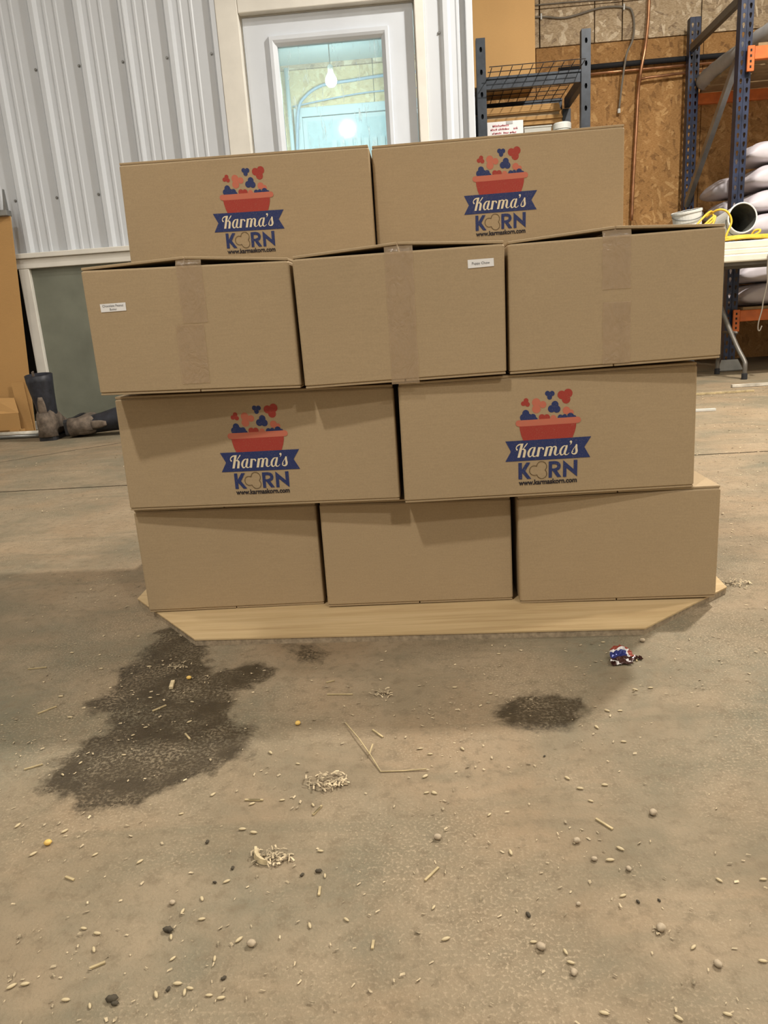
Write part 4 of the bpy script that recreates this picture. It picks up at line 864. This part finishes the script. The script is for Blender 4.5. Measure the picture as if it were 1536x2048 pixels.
# straws and splinters
def straw(name, pts, r, label, mat='straw'):
    P = [(p.x, p.y, r+.0004+h) for p, h in pts]; tag(MB().tube(P, r, 6).build(name, M[mat]), label, 'straw')
t_ = thing('straw', 'long bent straw stalk in front of the plywood board', 'straw', F(*R4,345,565))
def sp(L, r=.0008): return MB().tube([(F(*R4,x,y).x, F(*R4,x,y).y, r+.0003+h) for x,y,h in L], r, 6)
sp([(195,360,.001),(250,430,.003),(300,498,.002),(345,565,0),(440,562,0),(540,557,.001)]).build('stalk', M['straw'], t_); sp([(296,500,.0025),(312,468,.006)], .001).build('side_shoot', M['straw'], t_)
def splinter(R, x, y, ln, a, label, r=.0009, mat='straw'):
    p = F(*R, x, y); d = Vector((math.cos(a), math.sin(a), 0))*ln/2; b = MB().bar(p-d+Vector((0,0,r+.0003)), p+d+Vector((0,0,r+.0003)), r*2.4, r*1.6)
    tag(b.build('splinter', M[mat]), label, 'splinter', 'straw and wood splinters on the floor')
SL = 'pale straw splinter lying on the concrete floor'
splinter(R3,780,390,.021,1.75,'thick pale splinter lying on the damp dark patch',.0022,'grain')
SPL = ['short upright-lying splinter below the shaving clump with the curl', 'slanted splinter right of the shaving clump with the curl', 'thin slanted straw at the right below the bent straw stalk', 'short level splinter between damp patch and shaving clump', 'short splinter near the lower edge of the picture', 'thick short splinter at the lower left among kernels', 'wedge-shaped pale splinter at the left edge of the bare floor', 'tiny splinter right beside the candy wrapper', 'short splinter just right of the long bent straw', 'splinter left below the clump of pale wood shavings', 'thin level straw left of the yellowish shavings', 'splinter at the far left beside the damp patch', 'level splinter below the damp patch', 'short straw in the middle of the damp patch', 'level straw at the far left level with the board edge', 'slanted straw left of the damp patch', 'short straw in the lower right of the damp patch', 'faint thin straw right of the middle on bare floor', 'short straw on dusty floor right of the damp patch']
for lb, (R, x, y, ln, a) in zip(SPL, ((R5,735,750,.010,1.6),(R5,720,255,.013,1.05),(R5,1425,645,.02,.9),(R5,335,190,.013,-.1),(R5,1063,1080,.008,1.5),(R6,600,900,.012,.5),(R6,430,365,.011,-.4),(R4,1435,88,.007,1.5),(R4,332,402,.022,-.9),(R4,75,730,.016,1.1),(R4,170,235,.035,-.05),(R3,20,838,.02,.5),(R3,1230,1020,.02,-.05),(R3,710,515,.02,.8),(R3,40,295,.028,.15),(R3,95,525,.025,.8),(R3,865,670,.016,-.9),(R7,745,120,.02,-.9),(R4,130,180,.012,.4))):
    splinter(R, x, y, ln, a, lb)
splinter(((1380,760),3.79),540,45,.32,.02,'long pale stick on the floor near the table leg',.009,'pale_pipe'); splinter(((1380,760),3.79),105,238,.10,.0,'short white stick on the floor beyond the cartons',.006,'plastic_white'); splinter(((1380,760),3.79),150,110,.45,.03,'thin pale lath on the floor behind the cartons near the rack',.006,'straw')
def clump(R, x, y, rad, n, label, curl=False):
    p = F(*R, x, y); t = thing('shaving_clump', label, 'wood shavings', (p.x, p.y, 0)); b = MB(); rnd = random.Random(int(x))
    for i in range(n):
        a = rnd.random()*6.28; rr = rad*rnd.random()**.8; c = Vector((p.x+rr*math.cos(a)*1.3, p.y+rr*math.sin(a)*.8, .0006+rnd.random()*rad*.28)); d = rnd.random()*6.28; ln = rad*rnd.uniform(.15,.5); u = Vector((math.cos(d),math.sin(d),rnd.uniform(-.2,.25)))
        v = Vector((-math.sin(d),math.cos(d),rnd.uniform(-.5,.5)))*rnd.uniform(.0003,.0010); k = Vector((0,0,ln*.2))
        q = [c-u*ln/2, c+k*.8, c+u*ln/2]; q = [Vector((w.x,w.y,max(w.z,.0004))) for w in q]
        b.add([q[0]-v,q[0]+v,q[1]-v,q[1]+v,q[2]-v,q[2]+v], [(0,1,3,2),(2,3,5,4)])
    b.build('shavings', M['chaff'], t, kind='stuff')
    if curl:
        pts = [F(*R, x+cx, y+cy) for cx, cy in ((-95,-35),(-92,0),(-78,25),(-55,42),(-35,50))]
        w = [.0020,.0030,.0032,.0028,.0016]
        b = MB().rings([[(q.x-ww,q.y,.0008),(q.x+ww,q.y,.0008),(q.x+ww*.6,q.y+.001,.006),(q.x-ww*.6,q.y+.001,.006)] for q, ww in zip(pts, w)]); b.build('curl', M['grain'], t)
clump(R5,440,540,.016,70,'clump of wood shavings with one pale curled sliver',True); clump(R4,115,608,.02,80,'clump of pale wood shavings left of the bent straw'); clump(R4,350,232,.014,50,'small clump of yellowish shavings before the plywood board')
clump(((240,960),2.477),335,775,.014,30,'white shavings at the front left corner of the plywood board'); clump(R3,820,285,.016,30,'pale husk flakes on the damp dark patch'); clump(((1380,760),3.79),330,1545,.022,60,'heap of chaff at the right tip of the plywood board'); clump(R7,1018,632,.006,14,'tiny husk clump on the bare floor at the right')
# uncountable chaff
b = MB(); cnt = 0; rnd = random.Random(3)
while cnt < 19000:
    x = rnd.uniform(-1.7, 2.1); y = .22+4.0*rnd.random()**1.9
    dn = mnoise.noise(Vector((x*3.2, y*3.2, .7)))+.6*mnoise.noise(Vector((x*8, y*8, 3)))+(.35 if x > .45 else 0)+1.1*math.exp(-((x-.62)**2/.02+(y-1.22)**2/.02))+.5*math.exp(-((x-.9)**2/.05+(y-1.7)**2/.2))-(.25 if x < -.55 and y > 1.0 else 0)
    if dn < rnd.uniform(-.45, .75): continue
    if abs(x) < .5 and 1.03 < y < 1.75: continue
    cnt += 1; a = rnd.random()*6.28; l = rnd.choice((.0012,.0016,.002,.0028,.004))*(1+.25*y); w_ = l*rnd.uniform(.2,.55); z = .0008+rnd.random()*.001
    u = Vector((math.cos(a),math.sin(a),0)); v = Vector((-u.y,u.x,0)); c = Vector((x,y,z)); t = rnd.uniform(-.3,.3)*l
    b.add([c-u*l/2-v*w_/2, c+u*l/2-v*w_/3, c+u*l/2+v*w_/2+Vector((0,0,abs(t))), c-u*l/3+v*w_/2+Vector((0,0,abs(t)*.6))], [(0,1,2,3)])
tag(b.build('chaff', M['chaff'], org=(0,0,0)), 'fine pale chaff and sawdust scattered over the concrete floor', 'chaff', kind='stuff')
# crumpled sweet wrapper
p = floor_at(1243, 1318); wpt = thing('candy_wrapper', 'crumpled blue white and brown foil wrapper on the floor at the right', 'wrapper', (p.x, p.y, 0))
def crumple(nx_, ny_, sx, sy, zf, seed, matf, name, mats, off=(0,0)):
    b = MB(); v = []
    for j in range(ny_):
        for i in range(nx_):
            u, w_ = i/(nx_-1)-.5, j/(ny_-1)-.5; q = Vector((u*5, w_*5, seed))
            v.append((p.x+off[0]+u*sx+.003*mnoise.noise(q*1.7), p.y+off[1]+w_*sy+.003*mnoise.noise(q*1.3+Vector((9,0,0))), max(.0005, zf(u, w_)+.004*mnoise.noise(q*1.5))))
    for j in range(ny_-1):
        for i in range(nx_-1):
            b.cur = matf(i/(nx_-2)-.5, j/(ny_-2)-.5); b.add([v[j*nx_+i], v[j*nx_+i+1], v[(j+1)*nx_+i+1], v[(j+1)*nx_+i]], [(0,1,2,3)])
    o = b.build(name, mats, wpt); s_ = o.modifiers.new('s', 'SOLIDIFY'); s_.thickness = .0003
WM = [M['wr_blue'], M['wr_white'], M['wr_red'], M['wr_brown']]
crumple(15, 13, .030, .026, lambda u, w_: .004+.013*(1-abs(u)*1.2)*(.55+w_), 2.0, lambda u, w_: (3 if w_ < -.30 else (2 if (w_ > .36 or u > .42) else (1 if (w_ > .22 or u > .26) else 0))), 'printed_panel', WM)
crumple(12, 8, .030, .014, lambda u, w_: .003+.006*(.5-abs(w_)), 7.0, lambda u, w_: 3 if (i_ := int((u+.5)*9+w_*6)) % 7 else 1, 'twisted_end', WM, (-.004,-.014))
crumple(7, 5, .014, .007, lambda u, w_: .002+.004*(.5-abs(u)), 11.0, lambda u, w_: 3, 'twisted_end', WM, (.02,-.003))
